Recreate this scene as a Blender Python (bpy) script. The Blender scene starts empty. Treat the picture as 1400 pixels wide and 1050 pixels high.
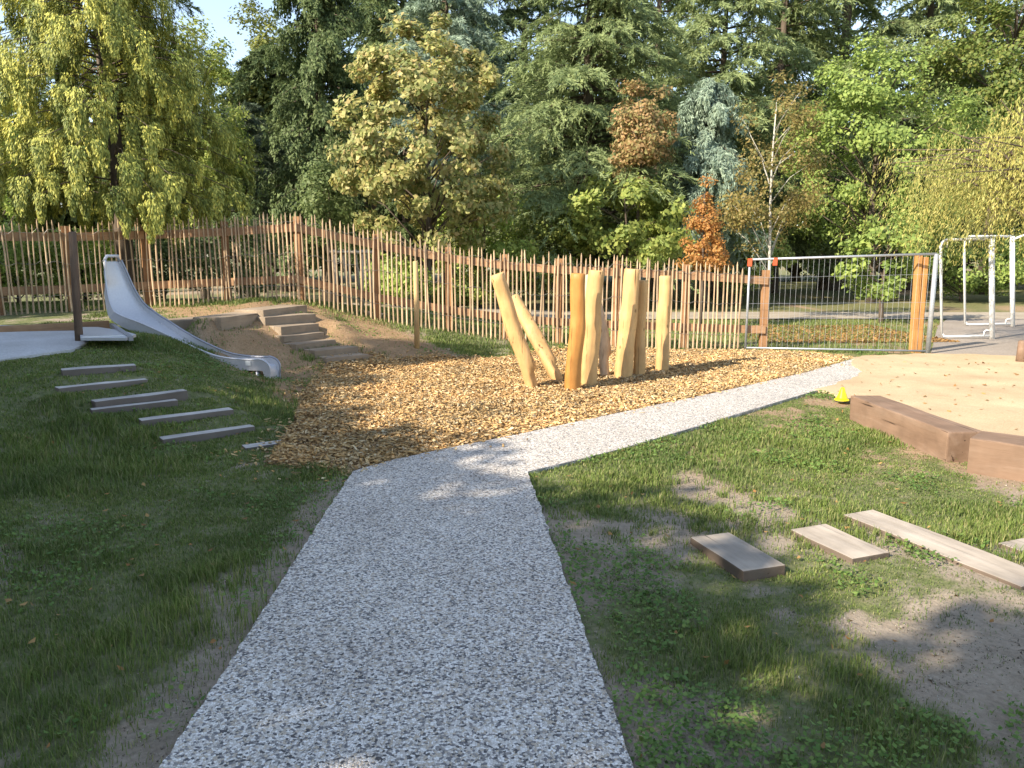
import bpy, bmesh, math, random
import numpy as np
from mathutils import Vector, Matrix, noise as mnoise
sc = bpy.context.scene
COL = sc.collection
rad = math.radians
RNG = np.random.default_rng(7)
random.seed(5)

# ------------------------------------------------------------------ camera model
W, H, F = 1400.0, 1050.0, 1040.0
CZ = 1.6
PITCH = math.atan((525 - 350) / F)
def ray(px, py):
    x = (px - W / 2) / F; y = (H / 2 - py) / F
    c, s = math.cos(PITCH), math.sin(PITCH)
    return Vector((x, c + y * s, -s + y * c))
def P(px, py, z=0.0):            # point where the sight line meets height z
    r = ray(px, py); t = (z - CZ) / r.z
    return Vector((r.x * t, r.y * t, z))
def PD(px, py, d):               # point on the sight line at distance d
    r = ray(px, py); t = d / r.y
    return Vector((r.x * t, d, CZ + r.z * t))

cam_d = bpy.data.cameras.new('camera'); cam = bpy.data.objects.new('camera', cam_d); COL.objects.link(cam)
cam_d.sensor_width = 36.0; cam_d.lens = 36.0 * F / W
cam_d.clip_start = 0.05; cam_d.clip_end = 3000
cam.location = (0, 0, CZ); cam.rotation_euler = (math.pi / 2 - PITCH, 0, 0)
sc.camera = cam

# ------------------------------------------------------------------ noise
def _hash(i, j, seed):
    n = (i.astype(np.int64) * 374761393 + j.astype(np.int64) * 668265263 + seed * 1442695041) & 0xffffffff
    n = ((n ^ (n >> 13)) * 1274126177) & 0xffffffff
    return ((n ^ (n >> 16)) & 0xffff) / 65535.0
def vnoise(x, y, seed=0):
    xi = np.floor(x); yi = np.floor(y); fx = x - xi; fy = y - yi
    fx = fx * fx * (3 - 2 * fx); fy = fy * fy * (3 - 2 * fy)
    a = _hash(xi, yi, seed); b = _hash(xi + 1, yi, seed); c = _hash(xi, yi + 1, seed); d = _hash(xi + 1, yi + 1, seed)
    return (a * (1 - fx) + b * fx) * (1 - fy) + (c * (1 - fx) + d * fx) * fy
def fbm(x, y, seed=0, oct=4):
    s = 0; a = .5; n = 0
    for k in range(oct):
        s = s + a * vnoise(x * 2 ** k + 17.3 * k, y * 2 ** k - 9.1 * k, seed + k); n += a; a *= .5
    return s / n
def sstep(a, b, x):
    t = np.clip((x - a) / (b - a), 0, 1); return t * t * (3 - 2 * t)

def in_poly(x, y, poly):
    x = np.asarray(x); y = np.asarray(y); ins = np.zeros(x.shape, bool)
    n = len(poly); j = n - 1
    for i in range(n):
        xi, yi = poly[i]; xj, yj = poly[j]
        if yi != yj:
            ins ^= ((yi > y) != (yj > y)) & (x < (xj - xi) * (y - yi) / (yj - yi) + xi)
        j = i
    return ins
def dist_poly(x, y, poly):
    best = np.full(np.shape(x), 1e9)
    for i in range(len(poly)):
        ax, ay = poly[i]; bx, by = poly[(i + 1) % len(poly)]
        dx, dy = bx - ax, by - ay; L = dx * dx + dy * dy + 1e-12
        t = np.clip(((x - ax) * dx + (y - ay) * dy) / L, 0, 1)
        best = np.minimum(best, np.hypot(x - ax - t * dx, y - ay - t * dy))
    return best
def poly_px(pts, z=0.0):
    return [tuple(P(a, b, z)[:2]) for a, b in pts]

# ------------------------------------------------------------------ terrain
ctl = []
def c_(px, py, z): p = P(px, py, z); ctl.append((p.x, p.y, z))
def cd(px, d, z): ctl.append(((px - 700) / F * d, d, z))
for q in [(0, 620, .10), (100, 610, .06), (0, 560, .28), (0, 500, .52), (0, 478, .62), (130, 466, .62), (60, 470, .62),
          (300, 535, .22), (330, 560, .08), (215, 462, .60), (250, 505, .40), (260, 490, .42), (330, 520, .2), (400, 560, .0), (400, 540, .02), (370, 520, .12),
          (50, 442, .66), (160, 445, .62), (210, 450, .58), 
          (475, 500, .05), (400, 505, .08), (450, 428, .74), (480, 450, .44), (480, 472, .26), (530, 492, .06), (540, 466, .28), (570, 474, .2),
          (600, 500, .0), (700, 490, .0), (620, 470, .14), (800, 490, 0), (1000, 490, 0), (600, 600, 0), (400, 620, 0), (480, 540, 0), (440, 520, .03),
          (483, 648, 0), (722, 650, 0), (865, 1050, 0), (225, 1050, 0), (0, 1050, 0), (0, 800, 0), (0, 690, .02), (200, 680, 0), (700, 800, 0),
          (1150, 560, 0), (1400, 700, 0), (1200, 500, 0), (1400, 480, 0), (1000, 700, 0), (1400, 1050, 0), (1000, 600, 0)]: c_(*q)
for q in [(350, 500, 10.05), (350, 482, 10.2), (330, 463, 10.35), (280, 475, 10.1), (250, 462, 10.2)]: cd(q[0], q[2], PD(*q).z)
ST2 = [((446, 490), (505, 484)), ((431, 480), (490, 474)), ((405, 471), (459, 464)), ((388, 460), (443, 454)), ((384, 447), (436, 442)), ((362, 434), (432, 429)), ((360, 424), (420, 417))]
for (px, py, z) in [(135, 503, .46), (141, 525, .36), (193, 542, .25), (185, 554, .20), (256, 567, .11), (285, 592, .03), (364, 608, 0)]: c_(px, py, z)
for i, (a, b_) in enumerate(ST2):
    zz_ = PD(*a, 10.5 + .135 * i).z
    for q in (P(*a, zz_), P(*b_, zz_)): ctl.append((q.x, q.y - .03, max(0, zz_ - .08)))
# landing and fence line
for q in [(260, 424, .76), (330, 420, .80), (400, 415, .83), (300, 418, .79)]: c_(*q)
FENCE_L = [(-170, 438, .70), (-60, 432, .70), (0, 430, .70), (100, 425, .72), (205, 419, .75), (310, 414, .80), (408, 411, .85)]
FENCE_R = [(408, 411, .85), (517, 437, .50), (613, 453, .29), (690, 464, .16), (763, 470, .09), (840, 474, .05), (937, 477, .02), (1046, 479, 0)]
for q in FENCE_L + FENCE_R: c_(*q)
for d, k in ((16, 1), (19, .75)):
    for px, z in ((-300, .6), (-100, .6), (100, .62), (300, .66), (450, .55), (560, .36), (680, .14), (850, 0), (1000, 0), (1200, 0)): cd(px, d, z * k)
for x in range(-24, 25, 4):
    ctl.append((x, 27, .0)); ctl.append((x, -4, 0))
for y in (0, 4, 8, 12, 16, 20): ctl.append((14, y, 0))
for y, z in ((0, 0), (4, 0.05), (8, .5), (12, .65), (16, .55), (20, .4)): ctl.append((-16, y, z))
CP = np.array(ctl)
def _tps(r): return np.where(r > 1e-9, r * r * np.log(np.maximum(r, 1e-9)), 0)
n = len(CP); Rm = np.hypot(CP[:, None, 0] - CP[None, :, 0], CP[:, None, 1] - CP[None, :, 1])
A = np.zeros((n + 3, n + 3)); A[:n, :n] = _tps(Rm) + np.eye(n) * .03
A[:n, n] = 1; A[:n, n + 1:] = CP[:, :2]; A[n, :n] = 1; A[n + 1:, :n] = CP[:, :2].T
SOL = np.linalg.solve(A, np.concatenate([CP[:, 2], np.zeros(3)]))
MST = [((84, 506), (186, 499), .52, .15, .10), ((80, 531), (202, 518), .405, .13, .13), ((130, 549), (257, 534), .303, .13, .17), ((126, 560), (244, 547), .25, .10, .09), ((193, 575), (319, 559), .178, .13, .11), ((222, 601), (349, 583), .06, .13, .10), ((336, 612), (392, 604), .010, .12, .08)]
PADS = [(P(*a, z), P(*b_, z), z, w, .05 if i != 2 else .10) for i, (a, b_, z, w, h) in enumerate(MST)]; PADS[6] = (*PADS[6][:4], .012)
ST2Z = [PD(*a, 10.5 + .135 * i).z for i, (a, b_) in enumerate(ST2)]
PADS += [(P(*a, z), P(*b_, z), z, .28 if i < 6 else .5, .10) for i, ((a, b_), z) in enumerate(zip(ST2, ST2Z))]
LND = [((222, 440), (300, 434), .71), ((302, 434), (359, 427), .765)]
PADS += [(P(*a, z), P(*b_, z), z, .4, .17) for a, b_, z in LND]
def conform(X, Y, h):
    sw = np.zeros_like(X); st = np.zeros_like(X); mx = np.zeros_like(X)
    for A_, B_, z, w, drop in PADS:
        ux, uy = B_.x - A_.x, B_.y - A_.y; L = math.hypot(ux, uy); ux /= L; uy /= L; nx_, ny_ = -uy, ux
        if ny_ < 0: nx_, ny_ = -nx_, -ny_
        u = (X - A_.x) * ux + (Y - A_.y) * uy; v = (X - A_.x) * nx_ + (Y - A_.y) * ny_
        dx = np.maximum(np.maximum(-u, u - L), 0); dy = np.maximum(np.maximum(-.12 - v, v - w), 0); d = np.hypot(dx, dy)
        wt = np.clip(1 - d / .5, 0, 1) ** 3; tg = np.where(v < .075, z - drop, z - .02)
        sw += wt ** 2; st += wt ** 2 * tg; mx = np.maximum(mx, np.clip(1 - (d - .02) / .42, 0, 1))
    mx = mx * mx * (3 - 2 * mx)
    return np.where(sw > 1e-9, h * (1 - mx) + mx * st / np.maximum(sw, 1e-9), h)
def h0(x, y):
    x = np.asarray(x, float); y = np.asarray(y, float); sh = x.shape
    X = x.ravel(); Y = y.ravel(); out = np.zeros(X.shape)
    m = (X > -19) & (X < 15) & (Y > -3) & (Y < 26)
    xi, yi = X[m], Y[m]; r = np.zeros(xi.shape)
    for s in range(0, len(xi), 20000):
        a, b = xi[s:s + 20000], yi[s:s + 20000]
        r[s:s + 20000] = _tps(np.hypot(a[:, None] - CP[None, :, 0], b[:, None] - CP[None, :, 1])) @ SOL[:n] + SOL[n] + SOL[n + 1] * a + SOL[n + 2] * b
    r = np.clip(r, 0, .95); r = r * sstep(0, .07, r)
    r *= sstep(-19, -16, xi) * (1 - sstep(22, 26, yi)) * sstep(0, 3, yi + 2 - 0 * xi)
    r *= 1 - sstep(2.0, 4.5, xi)
    r = conform(xi, yi, r)
    out[m] = r
    return out.reshape(sh)

# ------------------------------------------------------------------ surface outlines
PATH_PX = [(225, 1050), (300, 935), (372, 822), (430, 730), (483, 648), (540, 632), (610, 617), (700, 599), (830, 571), (980, 539), (1100, 512), (1168, 492), (1215, 489),
           (1232, 500), (1140, 530), (1050, 557), (960, 585), (850, 618), (780, 636), (722, 650), (760, 758), (800, 870), (865, 1050)]
PATH = poly_px(PATH_PX)
_a, _b = Vector(PATH[0]), Vector(PATH[1]); _c, _d = Vector(PATH[-1]), Vector(PATH[-2])
PATH = PATH + [tuple(_c + (_c - _d).normalized() * 5), tuple(_a + (_a - _b).normalized() * 5)]
CHIP = poly_px([(366, 634), (385, 612), (400, 580), (408, 552), (420, 530), (448, 508), (510, 499), (600, 494), (680, 491), (740, 483), (800, 480), (860, 479), (960, 480), (1050, 480), (1110, 484), (1168, 491),
                (1100, 512), (980, 539), (830, 571), (700, 599), (610, 617), (540, 632), (483, 648), (440, 641), (400, 638)])
SAND = poly_px([(1112, 536), (1138, 541), (1158, 549), (1180, 572), (1306, 622), (1362, 640), (1430, 655), (1900, 760), (2300, 640), (2300, 520), (1700, 492), (1420, 490), (1268, 486), (1176, 489.5), (1160, 499), (1182, 511), (1145, 527)])
CONC = poly_px([(1272, 486), (1420, 490), (1800, 492), (2200, 470), (2100, 432), (1420, 432), (1300, 433), (1282, 446)])
DECK = poly_px([(-220, 500), (-60, 484), (60, 473), (100, 469), (132, 460), (150, 447), (130, 443), (0, 446), (-220, 452)], .66)

def wobble(poly, step, amp, seed, fr=None):
    out = []
    for i in range(len(poly)):
        a = np.array(poly[i]); b = np.array(poly[(i + 1) % len(poly)]); L = np.hypot(*(b - a)); k = max(1, int(L / step))
        nrm = np.array([-(b - a)[1], (b - a)[0]]) / (L + 1e-9)
        for j in range(k):
            p = a + (b - a) * j / k
            w = (float(fbm(np.array([p[0] * (fr or 2.5)]), np.array([p[1] * (fr or 2.5)]), seed)[0]) - .5) * 2 * amp
            out.append(tuple(p + nrm * w))
    return out
CHIPW = wobble(CHIP, .12, .10, 3); SANDW = wobble(SAND, .1, .11, 8, 3.5)

DIRT = poly_px([(225, 445), (300, 436), (420, 425), (440, 432), (520, 455), (620, 470), (690, 490), (600, 500), (500, 505), (430, 512), (395, 515), (360, 500), (300, 480), (255, 468)], .3)
SPOTS = [(*P(a, b)[:2], r, k) for a, b, r, k in [(770, 668, .45, .3), (850, 640, .4, .25), (1000, 870, .38, .2), (900, 855, .3, .22), (1150, 960, .3, .2), (1050, 800, .4, .12), (960, 920, .3, .12), (1250, 1000, .3, .12), (950, 700, .4, .12), (1150, 680, .5, .15), (1200, 800, .4, .1),
         (800, 770, .32, -.25), (860, 960, .26, -.25), (1320, 880, .4, -.2), (1080, 1020, .2, -.12), (940, 660, .3, -.22), (1020, 690, .35, -.15), (1080, 600, .3, -.12), (130, 800, .4, -.08), (70, 740, .3, -.10), (330, 790, .3, -.06), (300, 950, .22, -.14), (200, 700, .6, .1), (60, 900, .5, .1)]]
def grassiness(x, y):
    """how much turf covers the soil, 0..1"""
    x = np.asarray(x, float); y = np.asarray(y, float)
    n1 = fbm(x * 1.1 + 3, y * 1.1, 21, 4); n2 = fbm(x * 3.1, y * 2.6 + 9, 33, 3)
    n3 = fbm(x * 9, y * 8, 71, 4); v = n1 * .42 + n2 * .28 + n3 * .30
    for bx, by, br, ba in SPOTS: v = v + ba * np.exp(-((x - bx) ** 2 + (y - by) ** 2) / br ** 2)
    g = sstep(.38, .58, v)
    dp = dist_poly(x, y, PATH)
    left = x < (-0.75 - 0.0 * y)
    gl = np.maximum(sstep(.30, .47, v), sstep(5.3, 6.3, y)) * (.25 + .75 * sstep(.04, .38, dp + (v - .5) * .5))
    right = np.clip(g * 1.0, 0, 1)
    lit = sstep(4.3, 5.2, y + .25 * x)
    right = np.maximum(right * (.5 + .5 * sstep(.0, .5, dp + (v - .45))), lit * sstep(.33, .50, v))
    out = np.where(left & (y < 10.8), gl, right)
    dd = dist_poly(x, y, DIRT); ind = in_poly(x, y, DIRT)
    dm = np.where(ind, 1, 1 - sstep(0, .5, dd))
    out = out * (1 - dm) + dm * np.clip(sstep(.55, .66, v), 0, 1) * .8
    far = sstep(12.6, 13.6, y)
    out = out * (1 - far) + far * sstep(.28, .45, v) * .95
    return out
def warm(x, y):
    dd = dist_poly(x, y, DIRT); ind = in_poly(x, y, DIRT)
    w = np.where(ind, 1, 1 - sstep(0, .6, dd))
    w = np.maximum(w, sstep(14.0, 15.2, y) * (1 - sstep(17.5, 19, y)) * sstep(3.5, 5, x) * .9)
    return np.maximum(w, sstep(4.6, 6, y) * sstep(.5, 2, x) * .75)

# ------------------------------------------------------------------ mesh helpers
ORG = {}
def setp(o, label=None, cat=None, group=None, kind=None):
    if label: o['label'] = label
    if cat: o['category'] = cat
    if group: o['group'] = group
    if kind: o['kind'] = kind
    return o
def thing(name, label, cat, loc, group=None):
    o = bpy.data.objects.new(name, None); COL.objects.link(o); o.location = loc
    o.empty_display_size = .2; ORG[o.name] = Vector(loc)
    return setp(o, label, cat, group)
def root_org(o):
    while o.parent: o = o.parent
    return ORG.get(o.name, Vector((0, 0, 0)))
def link(name, me, mat, parent=None, org=(0, 0, 0)):
    me.materials.append(mat)
    o = bpy.data.objects.new(name, me); COL.objects.link(o)
    if parent: o.parent = parent
    else: o.location = org; ORG[o.name] = Vector(org)
    return o
def np_mesh(name, V, faces, mat, parent=None, org=None, smooth=False):
    """V (n,3) world; faces list of (m,k) int arrays"""
    org = root_org(parent) if parent else Vector(org or (0, 0, 0))
    V = np.asarray(V, np.float32) - np.array(org, np.float32)
    me = bpy.data.meshes.new(name)
    me.vertices.add(len(V)); me.vertices.foreach_set('co', V.ravel())
    faces = [f for f in faces if f is not None and len(f)]
    loops = np.concatenate([f.ravel() for f in faces]).astype(np.int32)
    tot = np.concatenate([np.full(len(f), f.shape[1], np.int32) for f in faces])
    st = np.concatenate([[0], np.cumsum(tot)[:-1]]).astype(np.int32)
    me.loops.add(len(loops)); me.loops.foreach_set('vertex_index', loops)
    me.polygons.add(len(tot)); me.polygons.foreach_set('loop_start', st)
    if smooth: me.polygons.foreach_set('use_smooth', np.ones(len(tot), bool))
    me.update(calc_edges=True); me.validate()
    return link(name, me, mat, parent, org)

class MB:
    def __init__(s): s.v = []; s.f = []
    def add(s, v, f):
        b = len(s.v); s.v += [tuple(q) for q in v]; s.f += [tuple(i + b for i in q) for q in f]
    def box(s, o, ax, ay, az):       # corner o and three edge vectors
        o, ax, ay, az = map(Vector, (o, ax, ay, az))
        v = [o, o + ax, o + ax + ay, o + ay, o + az, o + ax + az, o + ax + ay + az, o + ay + az]
        s.add(v, [(3, 2, 1, 0), (4, 5, 6, 7), (0, 1, 5, 4), (1, 2, 6, 5), (2, 3, 7, 6), (3, 0, 4, 7)])
    def tube(s, pts, radii, n=8, cap=True, jit=0.0, squash=None):
        pts = [Vector(p) for p in pts]; m = len(pts); b = len(s.v)
        if not hasattr(radii, '__len__'): radii = [radii] * m
        up = None
        for i in range(m):
            t = (pts[min(i + 1, m - 1)] - pts[max(i - 1, 0)]).normalized()
            if up is None:
                up = Vector((1, 0, 0)) if abs(t.x) < .8 else Vector((0, 1, 0))
            x = (up - t * up.dot(t)).normalized(); y = t.cross(x); up = x
            for k in range(n):
                a = 2 * math.pi * k / n; r = radii[i] * (1 + jit * (random.random() - .5))
                if squash: r *= squash(i, a)
                s.v.append(tuple(pts[i] + (x * math.cos(a) + y * math.sin(a)) * r))
        for i in range(m - 1):
            for k in range(n):
                k2 = (k + 1) % n
                s.f.append((b + i * n + k, b + i * n + k2, b + (i + 1) * n + k2, b + (i + 1) * n + k))
        if cap:
            s.f.append(tuple(b + k for k in reversed(range(n)))); s.f.append(tuple(b + (m - 1) * n + k for k in range(n)))
    def build(s, name, mat, parent=None, org=None, smooth=False):
        org = root_org(parent) if parent else Vector(org or (0, 0, 0))
        me = bpy.data.meshes.new(name)
        me.from_pydata([(a[0] - org.x, a[1] - org.y, a[2] - org.z) for a in s.v], [], s.f); me.update()
        if smooth: me.polygons.foreach_set('use_smooth', [len(p.vertices) < 6 for p in me.polygons])
        return link(name, me, mat, parent, org)

def timber(name, mat, o, ax, ay, az, parent=None, org=None, bev=.008, jit=.004, seed=0, cuts=8):
    """a sawn sleeper with worn, slightly uneven edges"""
    o, ax, ay, az = map(Vector, (o, ax, ay, az))
    orgv = root_org(parent) if parent else Vector(org or o)
    bm = bmesh.new(); bmesh.ops.create_cube(bm, size=1.0)
    L = [ax.length, ay.length, az.length]; u = [ax.normalized(), ay.normalized(), az.normalized()]
    for v in bm.verts: v.co = Vector(((v.co.x + .5) * L[0], (v.co.y + .5) * L[1], (v.co.z + .5) * L[2]))
    bmesh.ops.bevel(bm, geom=bm.edges[:], offset=bev, segments=2, profile=.6, affect='EDGES')
    es = [e for e in bm.edges if abs((e.verts[0].co - e.verts[1].co).x) > L[0] * .6]
    bmesh.ops.subdivide_edges(bm, edges=es, cuts=cuts)
    for v in bm.verts:
        c = v.co; k = Vector((seed * 7.1, 0, 0))
        nn = mnoise.noise_vector(Vector((c.x * 3, c.y * 9, c.z * 9)) + k) * jit + mnoise.noise_vector(c * 1.3 + k) * jit * 1.5
        q = c + nn
        v.co = q
    if u[0].cross(u[1]).dot(u[2]) < 0:
        for v in bm.verts: v.co.y = L[1] - v.co.y
        o = o + ay; u[1] = -u[1]
        if not u[0].cross(u[1]).dot(u[2]) > 0: pass
    bmesh.ops.recalc_face_normals(bm, faces=bm.faces[:])
    me = bpy.data.meshes.new(name); bm.to_mesh(me); bm.free()
    ob = link(name, me, mat, parent, orgv)
    z_ = u[0].cross(u[1]).normalized(); y_ = z_.cross(u[0])
    mt = Matrix((u[0], y_, z_)).transposed().to_4x4(); mt.translation = o - (orgv if parent else Vector((0, 0, 0)))
    if parent: ob.matrix_local = mt
    else: ob.matrix_world = mt; ORG[ob.name] = o.copy()
    return ob

# ------------------------------------------------------------------ materials
def newmat(name):
    m = bpy.data.materials.new(name); m.use_nodes = True
    nt = m.node_tree; b = nt.nodes['Principled BSDF']; b.inputs['Specular IOR Level'].default_value = .25
    return m, nt, b
def nd(nt, t, **kw):
    n = nt.nodes.new(t)
    for k, v in kw.items():
        if k.startswith('i_'): n.inputs[k[2:].replace('_', ' ')].default_value = v
        else: setattr(n, k, v)
    return n
def ramp(nt, fac, stops, interp='LINEAR'):
    r = nt.nodes.new('ShaderNodeValToRGB'); r.color_ramp.interpolation = interp
    e = r.color_ramp.elements
    while len(e) < len(stops): e.new(.5)
    for q, (p, c) in zip(e, stops): q.position = p; q.color = (*c, 1)
    nt.links.new(fac, r.inputs[0]); return r.outputs[0]
def mix(nt, fac, a, b, mode='MIX'):
    m = nt.nodes.new('ShaderNodeMix'); m.data_type = 'RGBA'; m.blend_type = mode
    for sock, v in ((m.inputs[0], fac), (m.inputs[6], a), (m.inputs[7], b)):
        if hasattr(v, 'is_linked'): nt.links.new(v, sock)
        elif isinstance(v, (int, float)): sock.default_value = v
        else: sock.default_value = (*v, 1)
    return m.outputs[2]
def tex(nt, coord='Object', scale=(1, 1, 1)):
    t = nt.nodes.new('ShaderNodeTexCoord'); m = nt.nodes.new('ShaderNodeMapping'); m.inputs['Scale'].default_value = scale
    nt.links.new(t.outputs[coord], m.inputs[0]); return m.outputs[0]
def noise(nt, v, s, detail=4, rough=.55, dist=0.0):
    n = nd(nt, 'ShaderNodeTexNoise'); n.inputs['Scale'].default_value = s; n.inputs['Detail'].default_value = detail
    n.inputs['Roughness'].default_value = rough; n.inputs['Distortion'].default_value = dist
    nt.links.new(v, n.inputs['Vector']); return n.outputs['Fac']
def bump(nt, b, hgt, strength=.4, dist=.02):
    n = nd(nt, 'ShaderNodeBump'); n.inputs['Strength'].default_value = strength; n.inputs['Distance'].default_value = dist
    nt.links.new(hgt, n.inputs['Height']); nt.links.new(n.outputs[0], b.inputs['Normal'])

def leafmat(name, cols, trans=.35, rough=.6, var=.35, nsc=1.1):
    """cols: colour stops by leaf; every leaf card gets one of them"""
    m, nt, b = newmat(name)
    g = nd(nt, 'ShaderNodeNewGeometry')
    st = [(i / max(1, len(cols) - 1), c) for i, c in enumerate(cols)]
    c = ramp(nt, g.outputs['Random Per Island'], st)
    v = tex(nt, 'Object'); nz = noise(nt, v, nsc, 2)
    hue = ramp(nt, nz, [(.3, (1 - var * .7, 1 - var * .55, 1 - var * .6)), (.7, (1 + var * .5, 1 + var * .45, 1 + var * .1))])
    c2 = mix(nt, 1.0, c, hue, 'MULTIPLY')
    nt.links.new(c2, b.inputs['Base Color']); b.inputs['Roughness'].default_value = rough
    t = nd(nt, 'ShaderNodeBsdfTranslucent'); nt.links.new(c2, t.inputs['Color'])
    ms = nd(nt, 'ShaderNodeMixShader'); ms.inputs[0].default_value = trans
    out = nt.nodes['Material Output']
    nt.links.new(b.outputs[0], ms.inputs[1]); nt.links.new(t.outputs[0], ms.inputs[2]); nt.links.new(ms.outputs[0], out.inputs[0])
    return m
def woodmat(name, c1, c2, c3, sc_=(1, 1, 1), grain=18, rough=.75, coord='Object', knots=False, cracks=False, island=0.0, bs=.35):
    """grain runs along the axis whose scale is smallest"""
    m, nt, b = newmat(name)
    v = tex(nt, coord, sc_)
    n1 = noise(nt, v, grain, 6, .65, .4); n2 = noise(nt, tex(nt, coord, (1, 1, 1)), 4.0, 3)
    c = ramp(nt, n1, [(.28, c1), (.5, c2), (.72, c3)])
    c = mix(nt, .55, c, ramp(nt, n2, [(.3, tuple(q * .62 for q in c2)), (.7, tuple(min(1, q * 1.22) for q in c2))]))
    if knots:
        vo = nd(nt, 'ShaderNodeTexVoronoi'); vo.inputs['Scale'].default_value = 6.5; nt.links.new(tex(nt, coord, (1, 1, .55)), vo.inputs['Vector'])
        k = ramp(nt, vo.outputs['Distance'], [(.0, (1, 1, 1)), (.07, (.7, .7, .7)), (.12, (0, 0, 0))])
        c = mix(nt, k, c, tuple(q * .5 for q in c1))
    if knots or cracks:
        cr_ = noise(nt, tex(nt, coord, (1, 1, .035) if knots else (.035, 1, 1)), 26, 3, .5, .2); ck = ramp(nt, cr_, [(.30, (1, 1, 1)), (.345, (0, 0, 0))])
        c = mix(nt, ck, c, tuple(q * .35 for q in c1))
    if island:
        g = nd(nt, 'ShaderNodeObjectInfo')
        c = mix(nt, 1.0, c, ramp(nt, g.outputs['Random'], [(0, (1 - island,) * 3), (1, (1 + island * .6, 1 + island * .55, 1 + island * .5))]), 'MULTIPLY')
    nt.links.new(c, b.inputs['Base Color']); b.inputs['Roughness'].default_value = rough
    bump(nt, b, n1, bs, .01)
    return m
def pale_top(m, dark=(.055, .032, .02), lo=.35, hi=.8):  # upward faces keep the wood colour, side faces are mixed towards dark brown
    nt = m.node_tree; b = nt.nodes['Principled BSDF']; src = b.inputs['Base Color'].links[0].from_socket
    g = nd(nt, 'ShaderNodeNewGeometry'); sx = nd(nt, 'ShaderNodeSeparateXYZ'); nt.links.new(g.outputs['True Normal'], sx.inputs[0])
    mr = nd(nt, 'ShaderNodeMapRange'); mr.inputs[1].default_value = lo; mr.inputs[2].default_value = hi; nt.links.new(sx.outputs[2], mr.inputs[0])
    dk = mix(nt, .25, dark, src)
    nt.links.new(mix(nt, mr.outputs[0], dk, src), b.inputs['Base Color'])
def plain(name, c, rough=.5, metal=0.0, var=.15, scale=8):
    m, nt, b = newmat(name); n1 = noise(nt, tex(nt), scale, 5)
    cc = ramp(nt, n1, [(.3, tuple(q * (1 - var) for q in c)), (.7, tuple(min(1, q * (1 + var * .6)) for q in c))])
    nt.links.new(cc, b.inputs['Base Color']); b.inputs['Roughness'].default_value = rough; b.inputs['Metallic'].default_value = metal
    return m

M = {}
# ground
m, nt, b = newmat('soil_and_turf')
v = tex(nt)
att = nd(nt, 'ShaderNodeAttribute'); att.attribute_name = 'turf'
atw = nd(nt, 'ShaderNodeAttribute'); atw.attribute_name = 'warm'
nf = noise(nt, v, 38, 8, .7); nm = noise(nt, v, 5, 5, .6)
soil = ramp(nt, nf, [(.25, (.17, .135, .10)), (.5, (.32, .262, .195)), (.75, (.46, .39, .305))])
soil = mix(nt, .4, soil, ramp(nt, nm, [(.3, (.22, .18, .13)), (.7, (.44, .37, .285))]))
wrm = ramp(nt, nf, [(.25, (.17, .105, .055)), (.5, (.32, .21, .115)), (.75, (.45, .32, .19))])
wrm = mix(nt, .4, wrm, ramp(nt, nm, [(.3, (.22, .14, .075)), (.7, (.42, .29, .17))]))
soil = mix(nt, atw.outputs['Fac'], soil, wrm)
turf = ramp(nt, noise(nt, v, 26, 7, .75), [(.25, (.05, .065, .02)), (.5, (.12, .15, .05)), (.75, (.22, .22, .09))])
gm = nd(nt, 'ShaderNodeMath', operation='MULTIPLY_ADD'); nt.links.new(noise(nt, v, 14, 4), gm.inputs[0]); gm.inputs[1].default_value = .9; gm.inputs[2].default_value = -.5
ga = nd(nt, 'ShaderNodeMath', operation='ADD', use_clamp=True); nt.links.new(gm.outputs[0], ga.inputs[0]); nt.links.new(att.outputs['Fac'], ga.inputs[1])
gs = nd(nt, 'ShaderNodeMapRange', interpolation_type='SMOOTHSTEP'); gs.inputs[1].default_value = .35; gs.inputs[2].default_value = 1.15; nt.links.new(ga.outputs[0], gs.inputs[0])
nt.links.new(mix(nt, gs.outputs[0], soil, turf), b.inputs['Base Color']); b.inputs['Roughness'].default_value = .95; b.inputs['Specular IOR Level'].default_value = .1
bump(nt, b, nf, .7, .03); M['ground'] = m

# resin-bound gravel
m, nt, b = newmat('resin_bound_gravel')
v = tex(nt); wv = nd(nt, 'ShaderNodeVectorMath', operation='ADD'); nw = nd(nt, 'ShaderNodeTexNoise'); nw.inputs['Scale'].default_value = 30
nt.links.new(v, nw.inputs['Vector']); sv = nd(nt, 'ShaderNodeVectorMath', operation='SCALE'); sv.inputs['Scale'].default_value = .014
nt.links.new(nw.outputs['Color'], sv.inputs[0]); nt.links.new(v, wv.inputs[0]); nt.links.new(sv.outputs[0], wv.inputs[1])
vo = nd(nt, 'ShaderNodeTexVoronoi'); vo.inputs['Scale'].default_value = 110; vo.inputs['Randomness'].default_value = 1; nt.links.new(wv.outputs[0], vo.inputs['Vector'])
se = nd(nt, 'ShaderNodeSeparateColor'); nt.links.new(vo.outputs['Color'], se.inputs[0])
pe = ramp(nt, se.outputs[0], [(0, (.085, .085, .09)), (.07, (.18, .18, .19)), (.18, (.30, .29, .28)), (.31, (.50, .44, .36)), (.45, (.56, .53, .49)), (.62, (.66, .64, .61)), (.80, (.80, .79, .77))], 'CONSTANT')
vd = nd(nt, 'ShaderNodeTexVoronoi', feature='DISTANCE_TO_EDGE'); vd.inputs['Scale'].default_value = 110; nt.links.new(wv.outputs[0], vd.inputs['Vector'])
ed = ramp(nt, vd.outputs['Distance'], [(0, (.70, .68, .66)), (.10, (1, 1, 1))])
pe = mix(nt, 1, pe, ed, 'MULTIPLY')
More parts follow.
